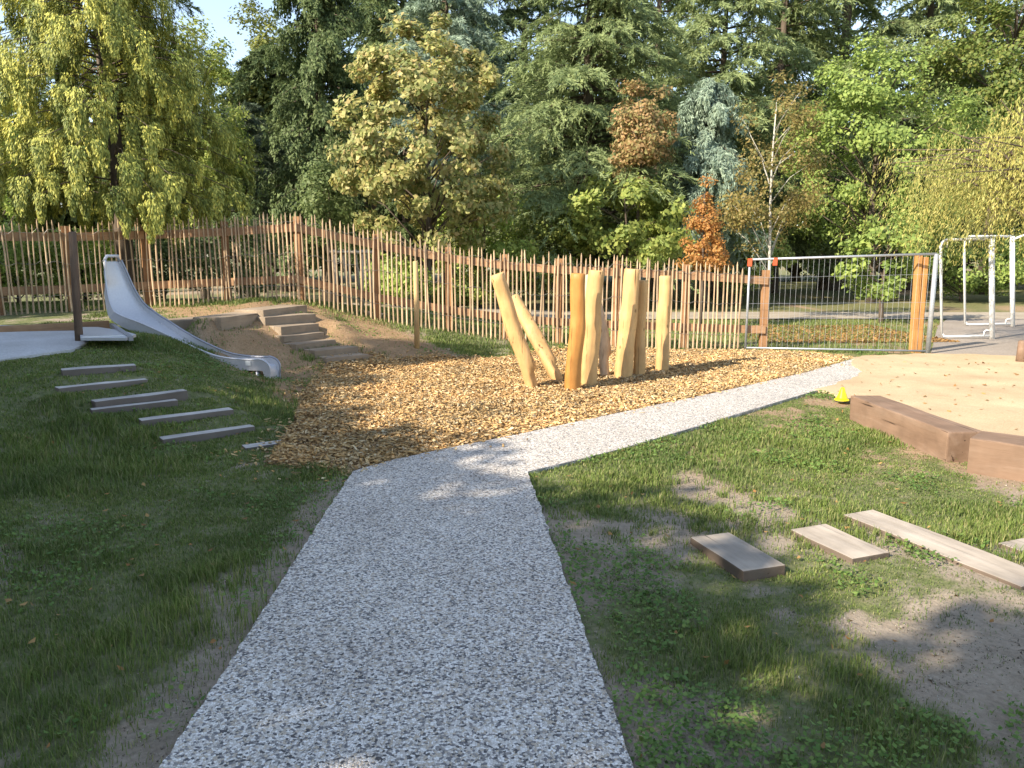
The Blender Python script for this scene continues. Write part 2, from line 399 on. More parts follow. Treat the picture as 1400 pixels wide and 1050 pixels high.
lg = ramp(nt, noise(nt, v, 1.6, 6, .65), [(.3, (.94, .90, .85)), (.5, (1.08, 1.05, 1.0)), (.7, (1.16, 1.13, 1.08))]); pe = mix(nt, 1, pe, lg, 'MULTIPLY')
nt.links.new(pe, b.inputs['Base Color']); b.inputs['Roughness'].default_value = .6; b.inputs['Specular IOR Level'].default_value = .35
bump(nt, b, ramp(nt, vd.outputs['Distance'], [(0, (0, 0, 0)), (.3, (1, 1, 1))]), .6, .006); M['gravel'] = m

def sandy(name, a, bb, c, s=60, low=1.2):
    m, nt, b = newmat(name); v = tex(nt); n1 = noise(nt, v, s, 8, .7); n2 = noise(nt, v, low, 4)
    cc = ramp(nt, n1, [(.25, a), (.5, bb), (.75, c)])
    cc = mix(nt, 1, cc, ramp(nt, n2, [(.3, (.82, .80, .78)), (.7, (1.1, 1.1, 1.1))]), 'MULTIPLY')
    nt.links.new(cc, b.inputs['Base Color']); b.inputs['Roughness'].default_value = .95; b.inputs['Specular IOR Level'].default_value = .1
    bump(nt, b, n1, .5, .015); return m
M['sand'] = sandy('ochre_stabilised_sand', (.36, .26, .15), (.50, .385, .24), (.60, .47, .31))
M['concrete'] = sandy('worn_concrete', (.22, .19, .16), (.31, .27, .23), (.40, .35, .29), 30, .6)
M['lane'] = sandy('pale_gravel_lane', (.24, .20, .15), (.36, .31, .24), (.46, .41, .33), 30)
M['deckstone'] = sandy('pale_paving', (.36, .36, .36), (.48, .48, .48), (.58, .58, .57), 40)
M['chipbase'] = sandy('chip_bed', (.08, .05, .025), (.20, .125, .06), (.36, .24, .12), 45)

m = leafmat('chip_wood', [(.22, .13, .06), (.52, .33, .15), (.64, .43, .21), (.58, .36, .165), (.74, .57, .34), (.40, .24, .11), (.78, .63, .42), (.16, .09, .045)], 0.0, .8, .3); M['chip'] = m
M['blade'] = leafmat('grass_blade', [(.09, .14, .03), (.14, .20, .045), (.19, .25, .06), (.12, .17, .05), (.34, .32, .15), (.15, .21, .05)], .3, .6, .4)
M['clover'] = leafmat('weed_leaf', [(.09, .17, .04), (.15, .24, .06), (.20, .28, .08)], .3, .6, .3)
M['crumb'] = leafmat('soil_crumb', [(.10, .08, .06), (.24, .20, .155), (.34, .29, .23), (.46, .42, .36), (.18, .145, .11)], 0, .9, .2)
M['litter'] = leafmat('fallen_leaf', [(.22, .11, .04), (.32, .17, .06), (.40, .25, .10), (.16, .08, .035)], .1, .8, .3)

M['log'] = woodmat('debarked_log', (.38, .215, .085), (.58, .365, .155), (.68, .465, .235), (1, 1, .12), 16, .6, knots=True, island=.10)
M['log_orange'] = woodmat('oiled_orange_log', (.32, .14, .035), (.48, .225, .06), (.57, .30, .09), (1, 1, .12), 16, .5, knots=True)
M['log_pale'] = woodmat('grey_bleached_log', (.36, .27, .17), (.52, .41, .28), (.64, .54, .41), (1, 1, .12), 16, .7, knots=True)
M['post'] = woodmat('round_pine_post', (.42, .27, .11), (.55, .38, .18), (.62, .46, .25), (1, 1, .1), 22, .7)
M['picket'] = woodmat('split_chestnut_paling', (.36, .25, .15), (.55, .40, .25), (.70, .55, .38), (1, 1, .1), 22, .8, island=.28)
M['rail'] = woodmat('red_brown_rail', (.24, .135, .07), (.38, .225, .12), (.48, .32, .19), (.3, 1, 2), 14, .7, island=.12)
M['fpost'] = woodmat('red_brown_post', (.22, .115, .055), (.35, .19, .09), (.45, .27, .14), (1, 1, .1), 16, .7, island=.18)
M['orangepost'] = woodmat('orange_larch_post', (.34, .15, .045), (.50, .25, .085), (.58, .33, .13), (.1, 1, 1), 14, .6, cracks=True)
M['beam'] = woodmat('brown_oak_beam', (.14, .085, .055), (.23, .15, .10), (.34, .25, .185), (.12, 1, 1), 10, .75, island=.08, cracks=True, bs=.6)
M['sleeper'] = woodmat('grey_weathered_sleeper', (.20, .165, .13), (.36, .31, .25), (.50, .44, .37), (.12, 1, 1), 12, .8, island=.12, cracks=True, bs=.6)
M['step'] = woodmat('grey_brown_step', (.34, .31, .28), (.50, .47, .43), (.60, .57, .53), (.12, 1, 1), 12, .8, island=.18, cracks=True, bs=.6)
pale_top(M['sleeper']); pale_top(M['step'])
M['stepwarm'] = woodmat('tan_step', (.17, .125, .085), (.30, .235, .165), (.41, .335, .25), (.12, 1, 1), 12, .8, island=.12, cracks=True, bs=.6)
M['stakegrey'] = woodmat('dark_stake', (.08, .05, .035), (.14, .095, .065), (.22, .165, .12), (1, 1, .1), 20, .8)
M['steel'] = plain('brushed_steel', (.56, .57, .60), .42, .35, .06, 40)
M['steeldark'] = plain('dull_steel_rim_shade', (.33, .34, .38), .4, .6, .1, 20)
M['galv'] = plain('galvanised_tube', (.42, .44, .46), .45, .5, .15, 30)
M['white'] = plain('white_painted_steel', (.74, .74, .72), .4, 0, .08, 14)
M['clamp'] = plain('red_orange_clamp', (.62, .12, .05), .5)
M['cone'] = plain('yellow_plastic', (.80, .66, .02), .4, 0, .05)
M['wire'] = plain('fence_wire', (.30, .29, .27), .5, .6)
M['bark'] = woodmat('grey_brown_bark', (.05, .038, .028), (.11, .085, .062), (.19, .155, .12), (1, 1, .2), 14, .95, bs=.8)
M['barkpale'] = woodmat('pale_bark', (.30, .27, .22), (.48, .45, .38), (.60, .57, .50), (1, 1, .4), 10, .9)

# ------------------------------------------------------------------ ground sheet
def axis(a, b, step, lo, hi, g=1.22):
    core = list(np.arange(a, b + 1e-6, step)); s = step; q = b; up = []
    while q < hi: s *= g; q += s; up.append(q)
    s = step; q = a; dn = []
    while q > lo: s *= g; q -= s; dn.append(q)
    return np.array(dn[::-1] + core + up)
gx = axis(-9.5, 8.5, .085, -900, 900); gy = axis(1.2, 14.5, .085, -300, 1600)
XX, YY = np.meshgrid(gx, gy); hz = h0(XX, YY)
near = (XX > -12) & (XX < 12) & (YY > -2) & (YY < 26)
rough_amp = np.where(near, 1, 0) * np.clip(np.minimum(dist_poly(XX, YY, PATH), 1) * 2, 0, 1)
flat = in_poly(XX, YY, PATH) | in_poly(XX, YY, SANDW) | in_poly(XX, YY, CHIPW) | in_poly(XX, YY, CONC) | in_poly(XX, YY, DECK)
rough_amp = np.where(flat, 0, rough_amp)
micro = lambda x, y: (fbm(x * 1.6, y * 1.6, 5, 3) - .5) * .045 + (fbm(x * 7, y * 7, 15, 3) - .5) * .02
zz = hz + micro(XX, YY) * rough_amp - .012 * rough_amp
def G(x, y):    # ground height at points
    x = np.asarray(x, float); y = np.asarray(y, float)
    fl = in_poly(x, y, PATH) | in_poly(x, y, SANDW) | in_poly(x, y, CHIPW) | in_poly(x, y, CONC) | in_poly(x, y, DECK)
    ra = np.where(fl, 0, np.clip(np.minimum(dist_poly(x, y, PATH), 1) * 2, 0, 1))
    return h0(x, y) + (micro(x, y) - .012) * ra
def G1(x, y): return float(G(np.array([x]), np.array([y]))[0])
ny, nx = XX.shape; idx = np.arange(nx * ny).reshape(ny, nx)
quads = np.stack([idx[:-1, :-1], idx[:-1, 1:], idx[1:, 1:], idx[1:, :-1]], -1).reshape(-1, 4)
g_o = np_mesh('ground', np.stack([XX.ravel(), YY.ravel(), zz.ravel()], 1), [quads], M['ground'], smooth=True)
setp(g_o, kind='structure')
for nm_, fn in (('turf', grassiness), ('warm', warm)):
    a = g_o.data.attributes.new(nm_, 'FLOAT', 'POINT'); a.data.foreach_set('value', np.clip(fn(XX, YY), 0, 1).ravel().astype(np.float32))

def sheet(name, poly, off, mat, step=.12, skirt=.0, rough=0.0):
    """flat-ish patch over the ground, triangulated with its own outline"""
    bm = bmesh.new()
    vs = [bm.verts.new((x, y, 0)) for x, y in poly]; f = bm.faces.new(vs)
    bmesh.ops.triangulate(bm, faces=[f])
    if step:
        x0, x1 = min(p[0] for p in poly), max(p[0] for p in poly); y0, y1 = min(p[1] for p in poly), max(p[1] for p in poly)
        for k in np.arange(x0 + step, x1, step): bmesh.ops.bisect_plane(bm, geom=bm.verts[:] + bm.edges[:] + bm.faces[:], plane_co=(k, 0, 0), plane_no=(1, 0, 0))
        for k in np.arange(y0 + step, y1, step): bmesh.ops.bisect_plane(bm, geom=bm.verts[:] + bm.edges[:] + bm.faces[:], plane_co=(0, k, 0), plane_no=(0, 1, 0))
    bm.verts.ensure_lookup_table()
    xy = np.array([v.co[:2] for v in bm.verts]); zh = h0(xy[:, 0], xy[:, 1]) + off + (fbm(xy[:, 0] * 2.4, xy[:, 1] * 2.4, 141, 3) - .5) * rough * 2
    for v, z in zip(bm.verts, zh): v.co.z = z
    bmesh.ops.recalc_face_normals(bm, faces=bm.faces[:])
    if sum(f.normal.z for f in bm.faces) < 0: bmesh.ops.reverse_faces(bm, faces=bm.faces[:])
    if skirt:
        be = [e for e in bm.edges if len(e.link_faces) == 1]
        r = bmesh.ops.extrude_edge_only(bm, edges=be)
        for v in [g for g in r['geom'] if isinstance(g, bmesh.types.BMVert)]: v.co.z -= skirt
    me = bpy.data.meshes.new(name); bm.to_mesh(me); bm.free()
    return link(name, me, mat)
setp(sheet('gravel_path', wobble(PATH, .035, .014, 44, 18), .026, M['gravel'], 0, .14), kind='structure')
setp(sheet('bark_chip_bed', CHIPW, .006, M['chipbase'], .3, .05), kind='structure')
setp(sheet('sand_court', SANDW, .036, M['sand'], .16, .09, .012), kind='structure')
setp(sheet('concrete_apron', CONC, .008, M['concrete'], 0, .06), kind='structure')
setp(sheet('paved_terrace', DECK, .012, M['deckstone'], .25, .10), kind='structure')
setp(sheet('gravel_lane', [(-26, 20.0), (2, 19.4), (8, 19.6), (26, 19.2), (26, 21.6), (8, 22.0), (2, 22.0), (-26, 22.8)], .012, M['lane'], .8), kind='structure')

# steel edging strip along both sides of the path
def ribbon(name, line, h, t, mat, label, cat):
    mb = MB()
    for a, c in zip(line[:-1], line[1:]):
        a = Vector((*a, 0)); c = Vector((*c, 0)); dv = (c - a); nrm = Vector((-dv.y, dv.x, 0)).normalized() * t
        mb.box(a + Vector((0, 0, -.08)), dv, nrm, Vector((0, 0, h + .08)))
    o = mb.build(name, mat, None, (line[0][0], line[0][1], 0)); return setp(o, label, cat)
NP = len(PATH_PX)
ribbon('path_edging', PATH[13:20], .029, -.008, M['steeldark'], 'thin dark metal edging between the gravel path and the grass on its right', 'edging')

# ------------------------------------------------------------------ grass, weeds, chips, leaves on the ground
def cards(C, A, S, ln, wd, bend=.15):
    """leaf-shaped cards: centre C, axis A, side S (n,3); length and width (n,)"""
    n = len(C); ln = np.asarray(ln)[:, None]; wd = np.asarray(wd)[:, None]
    N = np.cross(A, S)
    V = np.empty((n, 4, 3), np.float32)
    V[:, 0] = C - A * ln * .5; V[:, 1] = C + S * wd * .5 + N * wd * bend - A * ln * .05
    V[:, 2] = C + A * ln * .5; V[:, 3] = C - S * wd * .5 + N * wd * bend - A * ln * .05
    i = np.arange(n)[:, None] * 4
    return V.reshape(-1, 3), (i + np.array([0, 1, 2, 3])[None]).astype(np.int32)
def unit(v): return v / (np.linalg.norm(v, axis=-1, keepdims=True) + 1e-9)
def frame(A):
    R = RNG.normal(size=A.shape); S = unit(np.cross(A, R)); return S

OBST = []     # footprints (polygons) where nothing grows
def free_mask(x, y):
    ok = ~(in_poly(x, y, PATH) | in_poly(x, y, CHIP) | in_poly(x, y, SANDW) | in_poly(x, y, CONC) | in_poly(x, y, DECK))
    for q in OBST: ok &= ~in_poly(x, y, q)
    return ok
def blades(x, y, h, w):
    n = len(x); z = G(x, y)
    a = RNG.uniform(0, 2 * np.pi, n); lean = RNG.uniform(.1, .75, n) * h
    d = np.stack([np.cos(a), np.sin(a), np.zeros(n)], 1); s = np.stack([-np.sin(a), np.cos(a), np.zeros(n)], 1)
    b0 = np.stack([x, y, z - .006], 1); up = np.array([0, 0, 1.])
    mid = b0 + up * (h * .58)[:, None] + d * (lean * .3)[:, None]; tip = b0 + up * (h * .92)[:, None] + d * lean[:, None]
    V = np.empty((n, 5, 3), np.float32); hw = (w * .5)[:, None]
    V[:, 0] = b0 - s * hw; V[:, 1] = b0 + s * hw; V[:, 2] = mid + s * hw * .8; V[:, 3] = mid - s * hw * .8; V[:, 4] = tip
    i = np.arange(n)[:, None] * 5
    return V.reshape(-1, 3), (i + np.array([0, 1, 2, 3])).astype(np.int32), (i + np.array([3, 2, 4])).astype(np.int32)

# ------------------------------------------------------------------ stairs, sleepers, beams
def edge_sleeper(name, a, b_, z, w, h, mat, label, cat, group=None, seed=0, jit=.005, obst=True, dz=0.0, bev=.010):
    A_ = P(*a, z); B_ = P(*b_, z); B_.z += dz
    ax = B_ - A_; u = ax.normalized(); nrm = Vector((-u.y, u.x, 0))
    if nrm.y < 0: nrm.negate()
    o = timber(name, mat, A_ + Vector((0, 0, -h)), ax, nrm * w, Vector((0, 0, h)), None, tuple(A_ + Vector((0, 0, -h))), bev, jit, seed)
    if obst: OBST.append([tuple(q[:2]) for q in (A_, B_, B_ + nrm * w, A_ + nrm * w)])
    return setp(o, label, cat, group)
GS = 'timber steps up the grassy mound'
LAB1 = ['grey timber step in the grass, topmost of the mound stair below the terrace', 'grey timber step with a dark cut end, second from the top of the mound stair', 'thick brown timber step bulging above the others in the middle of the mound stair', 'thin pale timber step just under the thick brown one on the mound', 'pale timber step second from the bottom of the mound stair', 'pale timber step lowest but for the buried one, beside the shaded grass', 'nearly buried timber step at the foot of the mound stair by the chips']
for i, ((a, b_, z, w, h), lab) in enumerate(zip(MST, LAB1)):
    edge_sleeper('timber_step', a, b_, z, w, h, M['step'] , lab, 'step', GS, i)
GB = 'timber steps beside the slide mound'
lab2 = ['lowest tan timber step of the short stair, edging the wood chips', 'second tan timber step from the chips on the short stair', 'third timber step up from the chips, sunlit on its face', 'fourth timber step of the short stair, in the middle of the flight',
        'fifth timber step of the short stair with a dark left end', 'sixth timber step, just under the top landing beam of the short stair', 'topmost broad timber of the short stair, level with the landing']
for i, ((a, b_), lab) in enumerate(zip(ST2, lab2)):
    z = ST2Z[i]
    edge_sleeper('timber_step', a, b_, z, .30 if i < 6 else .5, .14, M['stepwarm'], lab, 'step', GB, i + 20)
# landing edge timbers
edge_sleeper('landing_timber', (222, 440), (300, 434), .71, .45, .20, M['stepwarm'], 'long low timber edging the landing just behind the slide', 'timber', 'timbers edging the landing', 31)
edge_sleeper('landing_timber', (302, 434), (359, 427), .765, .45, .20, M['stepwarm'], 'timber edging the landing between the slide and the short stair', 'timber', 'timbers edging the landing', 32)
edge_sleeper('retaining_board', (-120, 452), (150, 438), .74, .06, .22, M['rail'], 'brown retaining board behind the pale terrace under the fence', 'board', None, 33)

def beam(name, a, b_, w, h, mat, label, cat, grp, seed, back=Vector((0, 0, 0)), L=None, z0=0.0):
    A_ = P(*a, z0); B_ = P(*b_, z0); u = (B_ - A_).normalized(); ln = (B_ - A_).length if L is None else L
    n_ = Vector((-u.y, u.x, 0))
    if n_.x < 0: n_.negate()
    o = timber(name, mat, A_ + Vector((0, 0, -.05)), u * ln, n_ * w, Vector((0, 0, h + .05)), None, tuple(A_), .012, .006, seed)
    OBST.append([tuple(q[:2]) for q in (A_, A_ + u * ln, A_ + u * ln + n_ * w, A_ + n_ * w)])
    return setp(o, label, cat, grp)
beam('timber_beam', (1160, 572), (1292, 631), .30, .235, M['beam'], 'heavy brown squared beam between the grass and the sand, near the yellow cone', 'beam', 'heavy beams bordering the sand', 41)
beam('timber_beam', (1321, 645), (1408, 660), .34, .265, M['beam'], 'heavy brown squared beam at the right edge of the photo, nearer than its twin', 'beam', 'heavy beams bordering the sand', 42, L=1.6)

def flat_sleeper(c4, z, h, mat, label, seed):
    """four picture corners of the top face: far-left, far-right, near-right, near-left"""
    q = [P(*c, z) for c in c4]
    ax = ((q[3] - q[0]) + (q[2] - q[1])) * .5; o = q[0]; wv_ = ((q[1] - q[0]) + (q[2] - q[3])) * .5
    u = ax.normalized(); wv_ = wv_ - u * wv_.dot(u); o = (q[0] + q[1]) * .5 - wv_ * .5; o.z = z - h
    OBST.append([tuple(k[:2]) for k in (o, o + ax, o + ax + wv_, o + wv_)])
    ob = timber('flat_sleeper', mat, o, ax, wv_, Vector((0, 0, h)), None, tuple(o), .007, .006, seed, 10)
    return setp(ob, label, 'sleeper', 'sleepers lying in the grass')
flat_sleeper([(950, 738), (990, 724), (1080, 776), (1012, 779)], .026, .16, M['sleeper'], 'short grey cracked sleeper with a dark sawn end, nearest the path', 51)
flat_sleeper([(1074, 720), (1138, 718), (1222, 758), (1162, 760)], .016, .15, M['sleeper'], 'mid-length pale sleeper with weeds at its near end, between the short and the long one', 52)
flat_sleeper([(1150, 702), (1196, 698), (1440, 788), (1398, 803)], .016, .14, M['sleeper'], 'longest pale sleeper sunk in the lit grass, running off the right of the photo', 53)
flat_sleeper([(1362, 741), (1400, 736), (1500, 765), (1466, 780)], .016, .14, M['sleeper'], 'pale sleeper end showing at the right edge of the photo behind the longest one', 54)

# ------------------------------------------------------------------ slide
s0 = Vector((-5.25, 10.10, 0)); u_ = Vector((.983, -.185, 0)).normalized(); w_ = Vector((-u_.y, u_.x, 0))
prof = [(0.0, 1.53), (.05, 1.38), (.11, 1.18), (.18, 1.01), (.27, .87), (.40, .76), (.58, .655), (.80, .54), (1.06, .42), (1.30, .32), (1.50, .255), (1.70, .225), (1.90, .215), (2.10, .216), (2.17, .205), (2.20, .16), (2.212, .10), (2.215, .02)]
def SW(t): return float(np.interp(t, [0, .12, .30, .6, 1.0, 2.4], [.28, .38, .52, .48, .36, .26]))
def SK(t, side): return -.17 * math.exp(-((t - .30) / .26) ** 2) * (1 if side < 0 else 0) * min(1, t / .1)
SWD = .28
slide = thing('slide', 'polished steel slide descending the mound towards the wood chips', 'slide', tuple(s0 + Vector((0, 0, .6))))
def smooth_prof(pr, k=4):
    out = []
    for i in range(len(pr) - 1):
        p0 = pr[max(i - 1, 0)]; p1 = pr[i]; p2 = pr[i + 1]; p3 = pr[min(i + 2, len(pr) - 1)]
        for j in range(k):
            t = j / k
            out.append(tuple(.5 * (2 * p1[c] + (p2[c] - p0[c]) * t + (2 * p0[c] - 5 * p1[c] + 4 * p2[c] - p3[c]) * t * t + (3 * p1[c] - p0[c] - 3 * p2[c] + p3[c]) * t ** 3) for c in (0, 1)))
    return out + [pr[-1]]
pr = smooth_prof(prof)
def normals(pr):
    out = []
    for i in range(len(pr)):
        a = pr[max(i - 1, 0)]; c = pr[min(i + 1, len(pr) - 1)]; dx, dz = c[0] - a[0], c[1] - a[1]; l = math.hypot(dx, dz)
        out.append((-dz / l, dx / l))
    return out
nr = normals(pr)
def pt(t, z, side):
    h_ = SW(t) / 2; f_ = max(0.0, min(1.0, .5 - side / (2 * h_)))
    return s0 + u_ * (t + SK(t, -1) * f_) + w_ * side + Vector((0, 0, z))
mb = MB(); mats = []
for i, ((t, z), (nx_, nz_)) in enumerate(zip(pr, nr)):
    for k in range(9):
        sd = (k / 8 - .5) * (SW(t) - .02); mb.v.append(tuple(pt(t - nx_ * .0 + 0, z, sd)))
    for k in range(9):
        sd = (k / 8 - .5) * (SW(t) - .02); mb.v.append(tuple(pt(t - nx_ * .012, z - nz_ * .012, sd)))
for i in range(len(pr) - 1):
    for k in range(8):
        a = i * 18 + k; mb.f.append((a, a + 18, a + 19, a + 1)); a += 9; mb.f.append((a, a + 1, a + 19, a + 18))
mb.build('chute_bed', M['steel'], slide, smooth=True)
npr = len(pr)
for side in (-1, 1):
    mb = MB(); rim = []
    for i, ((t, z), (nx_, nz_)) in enumerate(zip(pr, nr)):
        hgt = (.045 + .04 * min(1, t / .5)) if t < 2.1 else .085 * max(.22, 1 - (i - (npr - 16)) / 14)
        lo = .02 + .035 * min(1, t / .6)
        for off in (0, .016):
            sd = side * (SW(t) * .5 - .012 + off)
            mb.v.append(tuple(pt(t - nx_ * lo, z - nz_ * lo, sd))); mb.v.append(tuple(pt(t + nx_ * hgt, z + nz_ * hgt, sd)))
        rim.append(pt(t + nx_ * hgt, z + nz_ * hgt, side * (SW(t) * .5 - .004)))
    for i in range(npr - 1):
        a = i * 4; c = a + 4
        mb.f += [(a, a + 1, c + 1, c), (a + 2, c + 2, c + 3, a + 3), (a + 1, a + 3, c + 3, c + 1), (a, c, c + 2, a + 2)]
    sw = mb.build('side_wall', M['steel'], slide, smooth=False)
    mb = MB(); mb.tube(rim, .014, 8); mb.build('rim', M['steeldark'] if side > 0 else M['steel'], sw, smooth=True)  # far rim in darker steel, painting in the shadow line along that wall
mb = MB(); mb.tube([pt(pr[0][0] - .0, pr[0][1] + .0, -SWD / 2), pt(pr[0][0] + .03, pr[0][1] + .07, -SWD / 2 + .04), pt(pr[0][0] + .03, pr[0][1] + .07, SWD / 2 - .04), pt(pr[0][0], pr[0][1], SWD / 2)], .02, 8)
mb.build('top_bar', M['steel'], slide, smooth=True)
for sd in (-.1, .1):
    mb = MB(); mb.tube([pt(2.05, .18, sd), pt(2.05, -.1, sd)], .03, 8); mb.build('support_leg', M['steeldark'], slide, smooth=True)
mb = MB(); q0 = pt(.06, 1.28, 0); mb.box(pt(1.92, .225, -.155), u_ * .07, w_ * -.004, Vector((0, 0, .06))); mb.build('sticker', M['white'], slide)
# platform plate at the foot of the steep section
pl_ = thing('slide_platform', 'pale steel platform plate on the terrace beside the slide', 'platform', tuple(P(135, 458, .66)))
mb = MB(); zt = .70
q = [P(108, 447, zt), P(134, 447, zt), P(168, 452, zt), P(186, 457, zt), P(172, 462, zt), P(110, 462, zt)]
nq = len(q); mb.v = [tuple(k) for k in q] + [(k.x, k.y, zt - .03) for k in q]
mb.f = [tuple(range(nq))[::-1], tuple(range(nq, 2 * nq))] + [(i, (i + 1) % nq, nq + (i + 1) % nq, nq + i) for i in range(nq)]
mb.build('plate', M['steel'], pl_)
mb = MB(); mb.box(P(112, 464, zt - .02), P(170, 462, zt - .02) - P(112, 464, zt - .02), Vector((0, .03, 0)), Vector((0, 0, .03))); mb.build('front_lip', M['white'], pl_)
mb = MB(); a = P(150, 447, .69); mb.box(a, P(176, 466, .66) - a, Vector((.045, .02, 0)), Vector((0, 0, .05))); mb.build('side_rail', M['steeldark'], pl_)

# ------------------------------------------------------------------ climbing logs
def log(label, base, top, wpx, mat=None, notch=None, point=False, dshift=0.0):
    B_ = P(base[0], base[1], 0); d = B_.y; T_ = PD(top[0], top[1], d + dshift); r = wpx * .46 * d / F
    m_ = 22; mb = MB(); ax = T_ - B_; pts = []; rr = []
    ph = random.random() * 9
    for i in range(m_ + 1):
        t = i / m_
        off = mnoise.noise_vector(Vector((ph, t * 2.2, 0))) * r * .28 * math.sin(math.pi * min(1, t * 1.0))
        pts.append(B_ + ax * t + Vector((off.x, off.y, 0)) + Vector((0, 0, -.12 * (1 - t) if i == 0 else 0)))
        k = 1.06 - .14 * t + .045 * mnoise.noise(Vector((ph + 4, t * 5, 0))) + (.06 * math.exp(-((t - .55) / .06) ** 2))
        if point and t > .35: k *= max(.12, 1 - ((t - .35) / .65) ** 1.6 * .9)
        rr.append(r * k)
    pts[-1] = T_ ; pts.append(T_ + ax.normalized() * r * .12); rr.append(rr[-1] * (.86 if not point else .4))
    def sq(i, a):
        t = i / m_; k = 1 + .07 * math.sin(3 * a + ph + t * 3) + .035 * math.sin(7 * a + ph * 3 - t * 5) + .03 * mnoise.noise(Vector((math.cos(a) * 2, math.sin(a) * 2, t * 9 + ph)))
        if notch:
            c = math.cos(a - notch[1])
            if t < notch[0] and c > .1: k *= .50
        return k
    mb.tube(pts, rr, 20, True, 0, sq)
    o = mb.build('climbing_log', mat or M['log'], None, tuple(B_), smooth=True)
    return setp(o, label, 'log', 'upright climbing logs in the chips')
log('thick log leaning left with a notch near its foot, leftmost of the climbing logs', (731, 531), (680, 376), 23, notch=(.14, 0), dshift=-.1)
log('slimmer tan log leaning left behind the leftmost one, with a stepped foot', (768, 523), (702, 408), 22, None, notch=(.2, 0), dshift=.55)
log('deep orange upright log, darkest of the climbing logs', (782, 535), (791, 375), 23, M['log_orange'])
log('thick yellow log leaning slightly right beside the deep orange one', (803, 528), (816, 371), 25)
log('log mostly hidden behind the yellow log next to the orange one', (801, 521), (806, 377), 15, M['log_pale'], dshift=.3)
log('pointed bleached log with a notched foot in the middle of the cluster', (829, 516), (819, 398), 18, M['log_pale'], notch=(.25, .4), point=True, dshift=.2)
log('thick knotted yellow log leaning right, second tallest on the right side', (851, 518), (865, 369), 25)
log('brown log standing close behind the knotted yellow one', (873, 515), (879, 384), 17)
log('squared pale log standing alone, rightmost of the climbing logs', (904, 508), (910, 378), 19)

# thin lone post
B_ = P(570, 474, .2); B_.z = G1(B_.x, B_.y); T_ = PD(568, 358, B_.y); mb = MB()
mb.tube([B_ - Vector((0, 0, .1)), B_.lerp(T_, .5) + Vector((.006, 0, 0)), T_, T_ + Vector((0, 0, .012))], [.043, .040, .038, .028], 14, jit=.03)
setp(mb.build('round_post', M['post'], None, tuple(B_), smooth=True), 'thin round wooden post standing alone in the bare soil before the fence', 'post')

# post in front of the terrace, left
B_ = P(108, 467, .62); T_ = PD(99, 318, B_.y + .05); mb = MB()
mb.tube([B_ - Vector((0, 0, .15)), B_.lerp(T_, .5), T_, T_ + Vector((0, 0, .01))], [.044, .042, .040, .03], 12, jit=.06)
setp(mb.build('wooden_post', M['stakegrey'], None, tuple(B_), smooth=True), 'dark weathered wooden post at the edge of the pale terrace, left of the slide', 'post')

